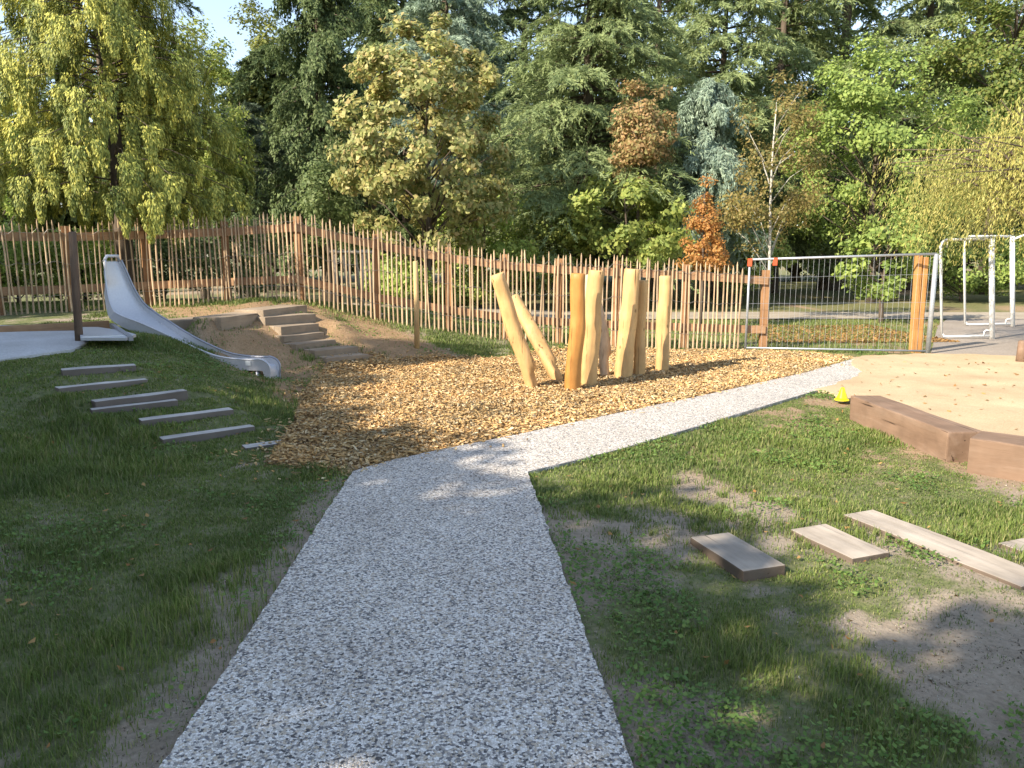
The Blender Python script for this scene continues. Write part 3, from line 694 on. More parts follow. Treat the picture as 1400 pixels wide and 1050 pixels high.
# ------------------------------------------------------------------ paling fence
def fence(ctrl, tops, label, postpx, extra_end=False):
    base = [P(*q) for q in ctrl]
    line = [Vector((b.x, b.y, b.z)) for b in base]; hs = [PD(q[0], t, b.y).z - b.z for q, t, b in zip(ctrl, tops, base)]
    cum = [0.0]
    for a, c in zip(line[:-1], line[1:]): cum.append(cum[-1] + (c - a).xy.length)
    def at(s):
        s = min(max(s, 0), cum[-1] - 1e-6)
        for i in range(len(cum) - 1):
            if s <= cum[i + 1]:
                t = (s - cum[i]) / (cum[i + 1] - cum[i]); p = line[i].lerp(line[i + 1], t)
                dv = (line[i + 1] - line[i]).xy.normalized(); return p, hs[i] * (1 - t) + hs[i + 1] * t, Vector((dv.x, dv.y, 0)), (line[i + 1] - line[i])
    f = thing('paling_fence', label, 'fence', tuple(line[0]))
    fr = lambda dv: Vector((dv.y, -dv.x, 0))          # towards the camera
    for q in postpx:
        k = next((i for i, c in enumerate(ctrl) if c[0] == q), None)
        p, hh, dv, _ = at(cum[k]); mb = MB(); wdt = .115; lean = Vector((random.uniform(-.03, .03), 0, 0))
        o = p - dv * wdt / 2 - fr(dv) * (.075 + wdt) + Vector((0, 0, -.25))
        gz = G1(p.x, p.y) - p.z
        mb.box(o, dv * wdt, -fr(dv) * -wdt, Vector((lean.x, 0, .25 + hh * .97)))
        mb.build('post', M['fpost'], f)
    for i in range(len(line) - 1):
        for lo, hh_ in ((.845, .135), (.25, .13)):
            a = line[i] + Vector((0, 0, hs[i] * lo)); c = line[i + 1] + Vector((0, 0, hs[i + 1] * lo)); dv = (c - a); n_ = fr(Vector((dv.x, dv.y, 0)).normalized())
            mb = MB(); mb.box(a - n_ * .075 - Vector((0, 0, hh_ / 2)), dv, n_ * .042, Vector((0, 0, hh_))); mb.build('rail', M['rail'], f)
    cnt = 0; s = .03; end = cum[-1] - (0.42 if extra_end else 0); wires = {k: [] for k in (.18, .55, .90)}
    step = max(.078, end / 99.0); tmpl = []
    while s < end and cnt < 100:
        p, hh, dv, _ = at(s + random.uniform(-.006, .006)); n_ = fr(dv)
        hh *= random.uniform(.955, 1.045); r = random.uniform(.0115, .0165)
        lean = dv * random.uniform(-.022, .022) + n_ * random.uniform(-.01, .01)
        if random.random() < .05: lean += dv * random.choice((-1, 1)) * .06
        b0 = p - n_ * .012 + Vector((0, 0, .0)); g = G1(p.x, p.y); b0.z = min(g, p.z) - .02; tz = p.z + hh
        t0 = Vector((b0.x, b0.y, tz)) + lean
        bow = dv * random.uniform(-.018, .018)
        mb = MB(); mb.tube([b0, b0.lerp(t0, .33) + bow, b0.lerp(t0, .7) + bow * .7, t0 - Vector((0, 0, .06)), t0], [r * 1.05, r, r * .95, r * .85, r * .25], 6, True, .3)
        mb.build('picket', M['picket'], f)
        for k in wires: wires[k].append(p + n_ * .006 + Vector((0, 0, hh * k)))
        cnt += 1; s += step * random.uniform(.94, 1.06)
    mb = MB()
    for k, w3 in wires.items(): mb.tube(w3, .0028, 4)
    mb.build('wire', M['wire'], f)
    return f
fence(FENCE_L, [296, 301, 303, 305, 303, 299, 292], 'split chestnut paling fence on the mound behind the slide, left of the corner', [-60, 0, 100, 205, 310, 408])
fence(FENCE_R, [292, 316, 334, 344, 350, 353, 358, 366], 'split chestnut paling fence sloping down to the right behind the logs', [517, 613, 690, 763, 840, 937, 1046], True)

# ------------------------------------------------------------------ temporary mesh panel, orange post, goals
a0 = P(1019, 479, 0); a1 = P(1268, 484, 0); hpn = PD(1019, 355, a0.y).z; hp1 = PD(1269, 347, a1.y).z
pan = thing('site_fence_panel', 'galvanised mesh site fence panel between the paling fence and the goals', 'fence panel', tuple(a0))
mb = MB(); dv = a1 - a0; U = lambda t, k: a0 + dv * t + Vector((0, 0, (hpn * (1 - t) + hp1 * t) * k))
mb.tube([U(0, 0), U(0, 1)], .020, 8); mb.tube([U(0, 1), U(1, 1)], .020, 8); mb.tube([U(0, .03), U(1, .03)], .016, 8); mb.tube([U(1, -.02), U(1, 1.0)], .038, 10)
mb.build('frame', M['galv'], pan, smooth=True)
mb = MB()
for i in range(1, 34): mb.tube([U(i / 34, .03), U(i / 34, 1)], .0019, 4)
for k in (.36, .52, .80): mb.tube([U(0, k), U(1, k)], .0022, 4)
mb.build('wire_mesh', M['galv'], pan)
for t in (0.0, .14):
    mb = MB(); c = U(t, 1.0); mb.box(c + Vector((-.03, -.03, -.11)), Vector((.06, 0, 0)), Vector((0, .06, 0)), Vector((0, 0, .13))); mb.build('clamp', M['clamp'], pan)
c0 = P(1262, 483, 0) + Vector((-.09, .12, 0))
gp = thing('gate_post', 'broad orange timber post behind the grey tube of the mesh panel', 'post', tuple(c0))
timber('board', M['orangepost'], c0 + Vector((-.035, 0, -.1)), Vector((-.04, 0, 1.72)), Vector((.085, 0, 0)), Vector((0, .11, 0)), gp, None, .006, .002, 61)
timber('board', M['orangepost'], c0 + Vector((.054, .012, -.1)), Vector((-.02, 0, 1.68)), Vector((.085, 0, 0)), Vector((0, .11, 0)), gp, None, .006, .002, 62)

def goal(pxl, pyl, pxr, pyr, topl, topr, label, rng_):
    L_ = P(pxl, pyl, 0); R_ = P(pxr, pyr, 0); R_.y = L_.y - .12; R_.x = PD(pxr, pyr, R_.y).x
    tl = PD(pxl, topl, L_.y); tr = PD(pxr, topr, R_.y); g = thing('goal_frame', label, 'goal', tuple(L_), 'white tubular goals stood on end')
    mb = MB(); k = .13
    mb.tube([L_ + Vector((0, 0, .05)), tl - Vector((0, 0, k)), tl + Vector((.02, 0, -.05)), tl + Vector((.06, 0, -.01)), tl + Vector((k, 0, 0)), tr + Vector((-.03, 0, 0))], .026, 10); mb.build('back_tube', M['white'], g, smooth=True)
    mb = MB(); mb.tube([R_ - Vector((0, 0, .04)), tr], .050, 12); mb.build('post', M['white'], g, smooth=True)
    mb = MB(); mb.tube([L_ + Vector((0, 0, .09)), L_ + Vector((.04, 0, .05)), L_ + Vector((.1, 0, .04)), R_ + Vector((0, 0, .07))], .026, 10); mb.build('base_tube', M['white'], g, smooth=True)
    mb = MB(); q = R_ + Vector((-.17, 0, .06)); mb.tube([q, q + Vector((0, 0, .09)), q + Vector((.03, 0, .115)), q + Vector((.17, 0, .115))], .014, 8); mb.build('bracket', M['white'], g, smooth=True)
    mb = MB(); q = tl + Vector((.12, 0, 0)); mb.tube([q, q + Vector((0, 0, -.15))], .012, 6); mb.build('net_hook', M['white'], g, smooth=True)
    return tl, tr
goal(1287, 463, 1356, 468, 328, 326, 'nearer white tubular goal frame standing on end on the concrete', 1)
fl, fr_ = goal(1319, 446, 1384, 451, 323, 323, 'farther white tubular goal frame behind the nearer one', 2)
a = PD(1420, 322, fl.y - .4); mb = MB(); mb.tube([fr_ + Vector((.05, 0, -.06)), fr_ + Vector((.3, 0, .04)), a + Vector((.4, 0, .0)), a + Vector((.4, 0, -2.0))], .026, 8)
setp(mb.build('goal_frame', M['white'], None, tuple(a + Vector((.4, 0, -2))), smooth=True), 'white goal tube curving away at the right edge of the photo', 'goal')
c0 = P(1396, 497, 0); mb = MB(); mb.tube([c0 - Vector((0, 0, .05)), c0 + Vector((.0, 0, .33)), c0 + Vector((0, 0, .35))], [.08, .07, .05], 10, jit=.1)
setp(mb.build('wood_stump', M['beam'], None, tuple(c0), smooth=True), 'short brown wooden stump in the sand at the right edge of the photo', 'stump')
# cone
c0 = P(1151, 547, .036); cn = thing('sports_cone', 'small yellow plastic cone at the corner of the sand by the beam', 'cone', tuple(c0))
mb = MB(); mb.tube([c0 + Vector((0, 0, z)) for z in (.012, .03, .08, .125, .14)], [.062, .056, .038, .023, .017], 20); mb.build('body', M['cone'], cn, smooth=True)
mb = MB(); mb.tube([c0 + Vector((0, 0, z)) for z in (0, .008, .014)], [.078, .078, .064], 20); mb.build('base', M['cone'], cn, smooth=True)
# rustic pole shelter beyond the fence
d = 17.2; q0 = PD(456, 345, d); q1 = PD(512, 345, d); gz = G1(q0.x, d)
sh = thing('pole_shelter', 'rustic frame of leaning pale poles under a crossbar, seen beyond the fence', 'shelter', (q0.x, d, gz))
mb = MB(); mb.tube([q0 + Vector((-.08, 0, 0)), q1 + Vector((.1, 0, 0))], .035, 8); mb.build('crossbar', M['log_pale'], sh, smooth=True)
for i, t in enumerate((.02, .22, .38, .52, .7, .82, .97)):
    top = q0.lerp(q1, t) + Vector((0, .02, .06)); bt = Vector((top.x + (.05 if i % 2 else -.03) + .05 * (.5 - t), d + .3 * (i % 2), gz - .05)); mb = MB(); mb.tube([bt, top], [.04, .032], 8, jit=.1); mb.build('pole', M['log_pale'], sh, smooth=True)

# ------------------------------------------------------------------ trees
KD = 1.0
def broad(name, label, px, d, top, bot, hw, cols, seed, nl=14000, leaf=.12, clumps=70, trunk_r=.09, bark='bark', group=None, shape='egg', trunkpx=None, asp=.62, cr=.34, dy=None, cat='tree', var=.35, trans=.42, zbase=None, lean=0, gap=.0, droop=.35):
    rng = np.random.default_rng(seed); d *= KD; leaf *= KD; cr *= KD; trunk_r *= KD
    zt = PD(px, top, d).z; zb = PD(px, bot, d).z; x = (px - 700) / F * d; r = hw / F * d; ry = r if dy is None else dy
    gz = G1(x, d) if zbase is None else zbase; zb = max(zb, gz + .15)
    root = thing(name, label, cat, (x, d, gz), group)
    # clump centres
    C = []
    while len(C) < clumps:
        u = rng.uniform(-1, 1, 3)
        t = (u[2] + 1) / 2
        if shape == 'egg': prof = math.sqrt(max(0, 1 - (2 * t - 1) ** 2)) ** .8 * (1.12 - .28 * t)
        elif shape == 'cone': prof = (1 - t) ** .8 * .95 + .06
        elif shape == 'column': prof = min(1, (1 - t) * 2.2 + .12) * min(1, t * 3 + .5)
        else: prof = min(1, .5 + t * 1.2) * math.sqrt(max(0, 1 - max(0, t - .35) ** 2 / .4225))
        rr = math.hypot(u[0], u[1])
        if rr > prof: continue
        if rr < prof * .45 and rng.random() < .5: continue
        if gap and mnoise.noise(Vector((u[0] * 1.8 + seed, u[1] * 1.8, u[2] * 2.6))) < gap - .5: continue
        C.append((x + lean * t + u[0] * r, d + u[1] * ry, zb + t * (zt - zb)))
    C = np.array(C)
    # trunk and limbs
    mb = MB(); top_z = zb + (zt - zb) * .82
    tp = [Vector((x + lean * .5 * k + .04 * r * math.sin(k * 5 + seed), d + .03 * math.cos(k * 4 + seed), gz - .1 + (top_z - gz + .1) * k)) for k in np.linspace(0, 1, 8)]
    mb.tube(tp, [trunk_r * (1.25 if i == 0 else 1) * (1 - .85 * i / 7) + .008 for i in range(8)], 9, jit=.12)
    for c in C[::7 if bark == 'barkpale' else 3]:
        zs = max(gz + (zb - gz) * .7, c[2] - (.35 + rng.random() * .5) * (zt - zb) * .4); k = (zs - gz + .1) / (top_z - gz + .1)
        if k > .97: continue
        i = min(6, int(k * 7)); s_ = tp[i].lerp(tp[i + 1], k * 7 - i); e_ = Vector(c); md = s_.lerp(e_, .5) + Vector((rng.normal() * .06, rng.normal() * .06, .1 * (e_ - s_).length))
        r0 = trunk_r * .26 * (1 - .6 * k); mb.tube([s_, md, e_], [r0 + .006, r0 * .6 + .004, .004], 5)
    mb.build('trunk', M[bark], root, smooth=True)
    # leaves
    k = rng.integers(0, len(C), nl); sz = np.interp(rng.random(len(C)), [0, 1], [.65, 1.35]) * cr
    off = rng.normal(size=(nl, 3)); off = unit(off) * (rng.random((nl, 1)) ** .45); off[:, 2] *= .72
    Pn = C[k] + off * sz[k][:, None]
    Pn[:, 2] = np.maximum(Pn[:, 2], gz + .03)
    ctr = np.array([x, d, (zb + zt) / 2]); outw = unit(C[k] + off * .4 - ctr)
    Nn = unit(outw * .8 + unit(off) * .5 + np.array([0, 0, .45]) + rng.normal(size=(nl, 3)) * .55)
    Ax = unit(np.cross(Nn, rng.normal(size=(nl, 3)))); Ax = unit(Ax + np.array([0, 0, -droop])); Sd = unit(np.cross(Ax, Nn))
    ln = leaf * rng.uniform(.6, 1.3, nl)
    V, Q = cards(Pn, Ax, Sd, ln, ln * asp * rng.uniform(.8, 1.15, nl), .12)
    np_mesh('crown', V, [Q], leafmat(name + '_leaf', cols, trans, .55, var), root)
    return root

def conifer(name, label, px, d, top, bot, hw, cols, seed, nb=90, ns=22, nn=16, droop=.35, rise=.25, sdroop=.3, nlen=.13, nwid=.03, sec=.42, group=None, hang=False, trunk_r=.16, flat=.35, zbase=None, pw=.85, var=.35, inner=.06, az=None, cat='tree', bark='bark', spread=1.0, trans=.32, tassel=0.0):
    rng = np.random.default_rng(seed); d *= KD; nlen *= KD; nwid *= KD; trunk_r *= KD; tassel *= KD
    zt = PD(px, top, d).z; zb = PD(px, bot, d).z; x = (px - 700) / F * d; R = hw / F * d
    gz = G1(x, d) if zbase is None else zbase; zb = max(zb, gz + .2)
    root = thing(name, label, cat, (x, d, gz), group); mb = MB()
    tp = [Vector((x + .05 * math.sin(k * 6 + seed), d + .05 * math.cos(k * 5), gz - .1 + (zt - gz + .1) * k)) for k in np.linspace(0, 1, 9)]
    mb.tube(tp, [trunk_r * (1.3 if i == 0 else 1) * (1 - .93 * i / 8) for i in range(9)], 9, jit=.15)
    PC, PA, PO = [], [], []
    for i in range(nb):
        t = (i + rng.random()) / nb; z = zb + t * (zt - zb) * .985
        L = R * ((1 - t) ** pw * .95 + .06) * rng.uniform(.72, 1.12)
        a = rng.uniform(0, 2 * math.pi) if az is None else az[0] + rng.random() * (az[1] - az[0])
        o = np.array([math.cos(a), math.sin(a), 0]); sd = np.array([-o[1], o[0], 0])
        ri = rise * rng.uniform(.5, 1.4); dr = droop * rng.uniform(.7, 1.4)
        f = lambda tt: np.array([x, d, z]) + o * L * tt + np.array([0, 0, L * (ri * tt - dr * tt * tt)])
        mb.tube([Vector(f(q)) for q in (0, .35, .7, 1)], [.018 + .012 * L, .012 + .006 * L, .008, .004], 5, False)
        for j in range(ns):
            tt = inner + (1 - inner) * ((j + rng.random()) / ns); b0 = f(tt)
            sl = sec * L * (1.0 - .62 * tt) * rng.uniform(.6, 1.25) + .12
            sg = 1 if j % 2 else -1
            dirv = o * rng.uniform(.35, 1.0) + sd * sg * rng.uniform(.25, 1.0) * spread + np.array([0, 0, rng.normal() * flat * .5])
            dirv /= np.linalg.norm(dirv)
            q = np.linspace(.05, 1, nn) + rng.normal(size=nn) * .02
            if hang:
                hl = sl * rng.uniform(.8, 1.5)
                pts = b0 + dirv * (sl * .45 * np.sqrt(np.clip(q, 0, 1)))[:, None] + np.array([0, 0, -1.]) * (hl * q ** 1.6)[:, None]
                tg = dirv * .35 + np.array([0, 0, -1.]) * (.2 + q * 1.2)[:, None]
                if tassel: pts = pts + rng.normal(size=pts.shape) * (tassel * (1.05 - .75 * q))[:, None]
            else:
                pts = b0 + dirv * (sl * q)[:, None] + np.array([0, 0, -1.]) * (sl * sdroop * q ** 2)[:, None]
                tg = dirv + np.array([0, 0, -1.]) * (2 * sdroop * q)[:, None]
            pts = pts + rng.normal(size=pts.shape) * .022
            PC.append(pts); PA.append(tg); PO.append(np.tile(o * .85 + np.array([0, 0, .6]), (len(pts), 1)))
    mb.build('trunk', M[bark], root, smooth=True); O2 = np.concatenate(PO + PO)
    C = np.concatenate(PC); A_ = unit(np.concatenate(PA)); nC = len(C)
    C2 = np.concatenate([C, C]); A2 = np.concatenate([A_, A_])
    A2 = unit(A2 + rng.normal(size=A2.shape) * .42)
    C2 = C2 + A2 * nlen * .3
    C2[:, 2] = np.maximum(C2[:, 2], gz + .03)
    S2 = unit(np.cross(A2, O2 + rng.normal(size=A2.shape) * .45))
    l2 = nlen * rng.uniform(.55, 1.35, 2 * nC)
    V, Q = cards(C2, A2, S2, l2, nwid * rng.uniform(.7, 1.4, 2 * nC), .1)
    np_mesh('crown', V, [Q], leafmat(name + '_needle', cols, trans, .6, var), root)
    return root

def copy_tree(root, loc, rz, sc_, label):
    r = root.copy(); COL.objects.link(r); r.location = loc; r.rotation_euler = (0, 0, rz); r.scale = sc_ if isinstance(sc_, tuple) else (sc_,) * 3; r['label'] = label; ORG[r.name] = Vector(loc)
    for ch in root.children:
        c = ch.copy(); COL.objects.link(c); c.parent = r
    return r

GOLD = [(.13,.16,.04),(.25,.27,.07),(.44,.43,.11),(.60,.55,.15),(.19,.22,.055)]
DARKC = [(0.09, 0.128, 0.053), (0.128, 0.172, 0.067), (0.179, 0.224, 0.09), (0.113, 0.143, 0.06)]
CEDAR_OLD = [(0.096, 0.152, 0.064), (0.144, 0.216, 0.088), (0.208, 0.28, 0.12), (0.12, 0.176, 0.088)]
CEDAR = [(0.172, 0.222, 0.093), (0.244, 0.301, 0.129), (0.329, 0.38, 0.172), (0.2, 0.251, 0.122)]
BLUE = [(0.207, 0.267, 0.207), (0.293, 0.371, 0.293), (0.38, 0.458, 0.362), (0.241, 0.31, 0.224)]
YGRN = [(0.199, 0.235, 0.081), (0.298, 0.323, 0.111), (0.447, 0.422, 0.161), (0.571, 0.497, 0.235), (0.248, 0.273, 0.099), (0.522, 0.373, 0.174)]
LIME = [(0.184, 0.259, 0.07), (0.259, 0.346, 0.086), (0.356, 0.421, 0.119), (0.205, 0.281, 0.081)]
OLIV = [(0.189, 0.252, 0.063), (0.295, 0.357, 0.095), (0.42, 0.441, 0.125), (0.252, 0.295, 0.074)]
RUST = [(0.391, 0.241, 0.115), (0.483, 0.31, 0.161), (0.368, 0.287, 0.127), (0.276, 0.265, 0.103)]
ORNG = [(0.506, 0.22, 0.066), (0.572, 0.297, 0.094), (0.418, 0.187, 0.066), (0.528, 0.363, 0.121)]
SHRB = [(0.198, 0.277, 0.059), (0.317, 0.416, 0.09), (0.495, 0.554, 0.158), (0.238, 0.297, 0.07)]

# nearest, just behind the fence
def golden():
    rng = np.random.default_rng(11); d = 13.6; x = (174 - 700) / F * d; gz = G1(x, d); zb = PD(172, 300, d).z; zt = 8.4; R = 160 / F * d
    root = thing('golden_cypress', 'golden weeping conifer towering behind the slide at the left fence', 'tree', (x, d, gz)); mb = MB()
    tp = [Vector((x + .06 * math.sin(k * 6), d, gz - .1 + (zt - gz) * k)) for k in np.linspace(0, 1, 9)]
    mb.tube(tp, [.19, .15, .14, .12, .10, .08, .06, .04, .012], 10, jit=.15)
    PC, PA, PO = [], [], []
    def tassel(c, o, ln, r, n):
        q = rng.random(n) ** .8; a = rng.uniform(0, 2 * np.pi, n); rr = r * (1.0 - .72 * q) * np.sqrt(rng.random(n)) * (.55 + .45 * np.minimum(1, q * 6))
        sd = np.array([-o[1], o[0], 0]); off = o[None] * (np.cos(a) * rr)[:, None] + sd[None] * (np.sin(a) * rr)[:, None]
        arch = o[None] * (.16 * np.sqrt(q) - .05 * q)[:, None] * ln + np.array([0, 0, -1.])[None] * (ln * q ** 1.35)[:, None]
        PC.append(c + off + arch); t_ = o[None] * (.5 - .5 * q)[:, None] + off * 2.2 + np.array([0, 0, -1.])[None] * (.35 + q)[:, None]
        PA.append(t_); PO.append(np.tile(o * .8 + np.array([0, 0, .55]), (n, 1)) + off * 3)
    nb = 175
    for i in range(nb):
        t = (i + rng.random()) / nb; z = zb + .25 + t * (zt - zb - .3); L = R * min(1.0, (1 - t) ** .62 * 1.05 + .06) * rng.uniform(.72, 1.12)
        a = i * 2.39996 + rng.normal() * .25; o = np.array([math.cos(a), math.sin(a), 0]); sd = np.array([-o[1], o[0], 0])
        f = lambda k: np.array([x, d, z]) + o * L * k + np.array([0, 0, L * (.30 * k - .42 * k * k)])
        mb.tube([Vector(f(k)) for k in (0, .35, .7, 1)], [.016, .012, .008, .004], 5, False)
        m_ = max(2, int(6 * L / R))
        for j in range(m_):
            k = 1.0 - .80 * (j / m_) * rng.uniform(.8, 1.2); side = rng.uniform(-1, 1) * .30 * L * (1.15 - .5 * k) if j else 0
            c = f(k) + sd * side + np.array([0, 0, -.12 * abs(side)]); oo = o + sd * np.sign(side) * .5 * (abs(side) > .05); oo = oo / np.linalg.norm(oo)
            big = rng.uniform(.7, 1.25)
            tassel(c, oo, .54 * big, .18 * big, int(330 * big))
    mb.build('trunk', M['bark'], root, smooth=True)
    C = np.concatenate(PC); A_ = unit(np.concatenate(PA)); n = len(C); A_ = unit(A_ + rng.normal(size=A_.shape) * .22); O = np.concatenate(PO)
    S_ = unit(np.cross(A_, O + rng.normal(size=A_.shape) * .4)); ln = .075 * rng.uniform(.6, 1.4, n)
    V, Q = cards(C, A_, S_, ln, .02 * rng.uniform(.7, 1.4, n), .1)
    np_mesh('crown', V, [Q], leafmat('golden_scale_leaf', GOLD, .12, .6, .8, 2.6), root); print('golden', n)
golden()
KD = 1.35
broad('plane_tree', 'broad yellowing tree with large pale leaves, in the middle behind the fence corner', 585, 15.6, 28, 345, 122, YGRN, 12, nl=24000, leaf=.115, clumps=170, trunk_r=.08, shape='egg', cr=.28, gap=.40)
conifer('cedar', 'large green cedar with feathery drooping boughs behind the logs', 800, 19.5, -90, 330, 190, CEDAR, 13, nb=170, ns=30, nn=18, droop=.38, rise=.2, sdroop=.45, nlen=.14, nwid=.022, sec=.36, trunk_r=.25, pw=.45)
conifer('dark_spruce', 'tall dark green spruce between the golden conifer and the yellowing tree', 452, 18.5, -130, 330, 88, DARKC, 14, nb=130, ns=10, nn=40, droop=.5, rise=.1, nlen=.11, nwid=.035, sec=.35, hang=True, trunk_r=.2, pw=.35, tassel=.08)
conifer('blue_cedar', 'pale blue-grey cedar showing above the yellowing tree', 615, 23, -60, 240, 120, BLUE, 15, nb=80, ns=26, nn=16, droop=.35, rise=.3, sdroop=.5, nlen=.17, nwid=.028, sec=.4, trunk_r=.22, pw=.5)
conifer('weeping_blue_cedar', 'drooping blue-grey cedar behind the small orange tree', 960, 17.8, 106, 330, 76, BLUE, 16, nb=70, ns=12, nn=34, tassel=.05, droop=.7, rise=.4, nlen=.13, nwid=.024, sec=.5, hang=True, trunk_r=.12, pw=.4)
broad('rusty_oak', 'slim tree with rust brown top and yellow-green foot left of the orange one', 868, 17.0, 108, 262, 46, RUST, 17, nl=6500, leaf=.085, clumps=60, trunk_r=.06, cr=.24, gap=.4)
broad('leafy_shrub', 'yellow-green bush below the rust brown treetop, behind the rightmost logs', 852, 16.6, 238, 362, 92, OLIV, 18, nl=8500, leaf=.12, clumps=70, trunk_r=.04, cr=.34, cat='shrub', group='bushes behind the paling fence', gap=.3)
KD = 1.12
broad('orange_maple', 'small bright orange pyramidal tree behind the right end of the paling fence', 957, 15.4, 242, 368, 33, ORNG, 19, nl=5200, leaf=.062, clumps=60, trunk_r=.03, shape='cone', cr=.17)
broad('young_ash', 'thin pale-stemmed young tree with sparse brownish leaves beside the mesh panel', 1046, 17.2, 100, 345, 66, [(.30, .21, .08), (.22, .20, .06), (.36, .27, .11), (.18, .19, .06)], 20, nl=7500, leaf=.075, clumps=120, trunk_r=.035, bark='barkpale', cr=.30, gap=.42)
KD = 1.35
broad('lime_tree', 'bright fresh green broad tree right of centre behind the mesh panel', 1185, 19.5, 58, 352, 128, LIME, 21, nl=32000, leaf=.10, clumps=190, trunk_r=.12, cr=.40, gap=.30)
KD = 1.15
broad('side_branches', 'low leafy sapling in front of the bright green tree, behind the mesh panel', 1205, 16.2, 300, 405, 62, LIME, 22, nl=2600, leaf=.12, clumps=36, trunk_r=.05, cr=.26, cat='tree', gap=.3).name = 'leafy_sapling'
# weeping willow, right
def willow():
    rng = np.random.default_rng(31); bx, by = 9.1, 12.6; gz = 0
    root = thing('weeping_willow', 'golden weeping willow trailing over the goals at the right edge', 'tree', (bx, by, gz)); mb = MB()
    mb.tube([Vector((bx, by, -.1)), Vector((bx - .1, by, 1.2)), Vector((bx + .05, by, 2.4)), Vector((bx, by, 3.4))], [.24, .19, .15, .08], 10, jit=.1)
    PC, PA = [], []
    for i in range(125):
        a = rng.uniform(0, 2 * math.pi); R = rng.uniform(.5, 3.0); z0 = rng.uniform(1.6, 2.8); zt = 4.0 - .24 * R ** 1.5 + rng.normal() * .22
        e = np.array([bx + R * math.cos(a), by + R * math.sin(a), zt]); s_ = np.array([bx, by, z0]); md = s_ * .45 + e * .55 + np.array([0, 0, .35])
        mb.tube([Vector(s_), Vector(md), Vector(e)], [.035, .018, .006], 5, False)
        for j in range(20):
            q0 = (md + (e - md) * rng.random()) + rng.normal(size=3) * .16
            ll = rng.uniform(.5, 1.8) if math.cos(a) < .4 or True else 1
            o = np.array([math.cos(a), math.sin(a), 0]) * rng.uniform(.05, .35) + rng.normal(size=3) * .05
            q = np.linspace(0, 1, 24); pts = q0 + o * (q ** .7)[:, None] + np.array([0, 0, -1.]) * (ll * q ** 1.3)[:, None] + rng.normal(size=(24, 3)) * .018
            ok = pts[:, 2] > 1.2 + .4 * rng.random()
            PC.append(pts[ok]); tg = np.tile(np.array([0, 0, -1.]) + o, (24, 1)); PA.append(tg[ok])
    mb.build('trunk', M['bark'], root, smooth=True)
    C = np.concatenate(PC); A_ = unit(np.concatenate(PA)); A_ = unit(A_ + rng.normal(size=A_.shape) * .38); S_ = unit(np.cross(A_, rng.normal(size=A_.shape)))
    ln = .065 * rng.uniform(.6, 1.5, len(C)); V, Q = cards(C, A_, S_, ln, ln * .2, .1)
    np_mesh('crown', V, [Q], leafmat('willow_leaf', [(.22, .24, .07), (.34, .34, .10), (.46, .42, .13), (.52, .44, .15), (.28, .30, .08)], .3, .55, .35), root)
willow()
# second layer
KD = 1.35
broad('olive_tree', 'olive green rounded tree right behind the golden conifer', 285, 17.8, 30, 330, 66, OLIV, 41, nl=15000, leaf=.09, clumps=80, trunk_r=.1, cr=.38, gap=.25)
broad('pale_maple', 'pale sunlit tree in the distance left of the dark spruce', 375, 27, 8, 330, 64, [(.20, .23, .06), (.28, .30, .09), (.36, .36, .12), (.22, .24, .07)], 42, nl=17000, leaf=.13, clumps=130, trunk_r=.14, cr=.55, gap=.25)
broad('light_green_tree', 'light green feathery tree at the left edge behind the golden conifer', 8, 18.5, 22, 345, 62, SHRB, 43, nl=15000, leaf=.09, clumps=80, trunk_r=.09, cr=.40, gap=.25)
conifer('shade_cedar', 'grey-green low cedar in the dark gap left of the dark spruce', 345, 20, 140, 340, 96, [(.08, .11, .07), (.11, .145, .09), (.15, .18, .12)], 44, nb=46, ns=22, nn=16, droop=.2, rise=.15, sdroop=.3, nlen=.14, nwid=.024, sec=.4, pw=.4)
conifer('cedar', 'grey-green cedar rising behind the drooping blue one', 975, 22.5, -80, 300, 130, CEDAR, 45, nb=100, ns=26, nn=16, droop=.38, rise=.22, sdroop=.5, nlen=.16, nwid=.026, sec=.38, trunk_r=.25, pw=.4)
conifer('cedar', 'tall cedar with bare dark trunk above the bright green tree', 1130, 27, -170, 250, 150, CEDAR, 46, nb=80, ns=22, nn=16, droop=.25, rise=.15, sdroop=.4, nlen=.20, nwid=.035, sec=.36, trunk_r=.35, pw=.35)
conifer('tall_fir', 'tall fir far behind, between the blue cedar and the big green cedar', 715, 29, -140, 300, 130, DARKC, 47, nb=80, ns=20, nn=14, droop=.35, rise=.2, sdroop=.4, nlen=.22, nwid=.04, sec=.36, trunk_r=.3, pw=.4)
broad('green_ash', 'mid green tree with visible trunk at the upper right behind the willow', 1345, 24, -40, 250, 110, [(.09, .14, .03), (.14, .19, .045), (.20, .23, .06), (.27, .27, .08)], 48, nl=22000, leaf=.12, clumps=150, trunk_r=.22, cr=.5, gap=.38)
conifer('tall_fir', 'tall fir at the upper right corner behind the mid green tree', 1300, 31, -170, 330, 150, CEDAR, 49, nb=90, ns=22, nn=14, droop=.3, rise=.15, sdroop=.4, nlen=.23, nwid=.042, sec=.36, trunk_r=.35, pw=.35)
conifer('tall_fir', 'dark fir at the top left behind the golden conifer, with a bough against the sky', 170, 25, -260, 260, 165, DARKC, 50, nb=80, ns=22, nn=16, droop=.2, rise=.1, sdroop=.4, nlen=.2, nwid=.032, sec=.32, trunk_r=.3, pw=.3)
conifer('tall_fir', 'dark fir behind the yellowing tree at the top of the photo', 520, 31, -60, 330, 120, DARKC, 56, nb=80, ns=20, nn=14, droop=.35, rise=.2, sdroop=.4, nlen=.23, nwid=.045, sec=.36, trunk_r=.3, pw=.4)
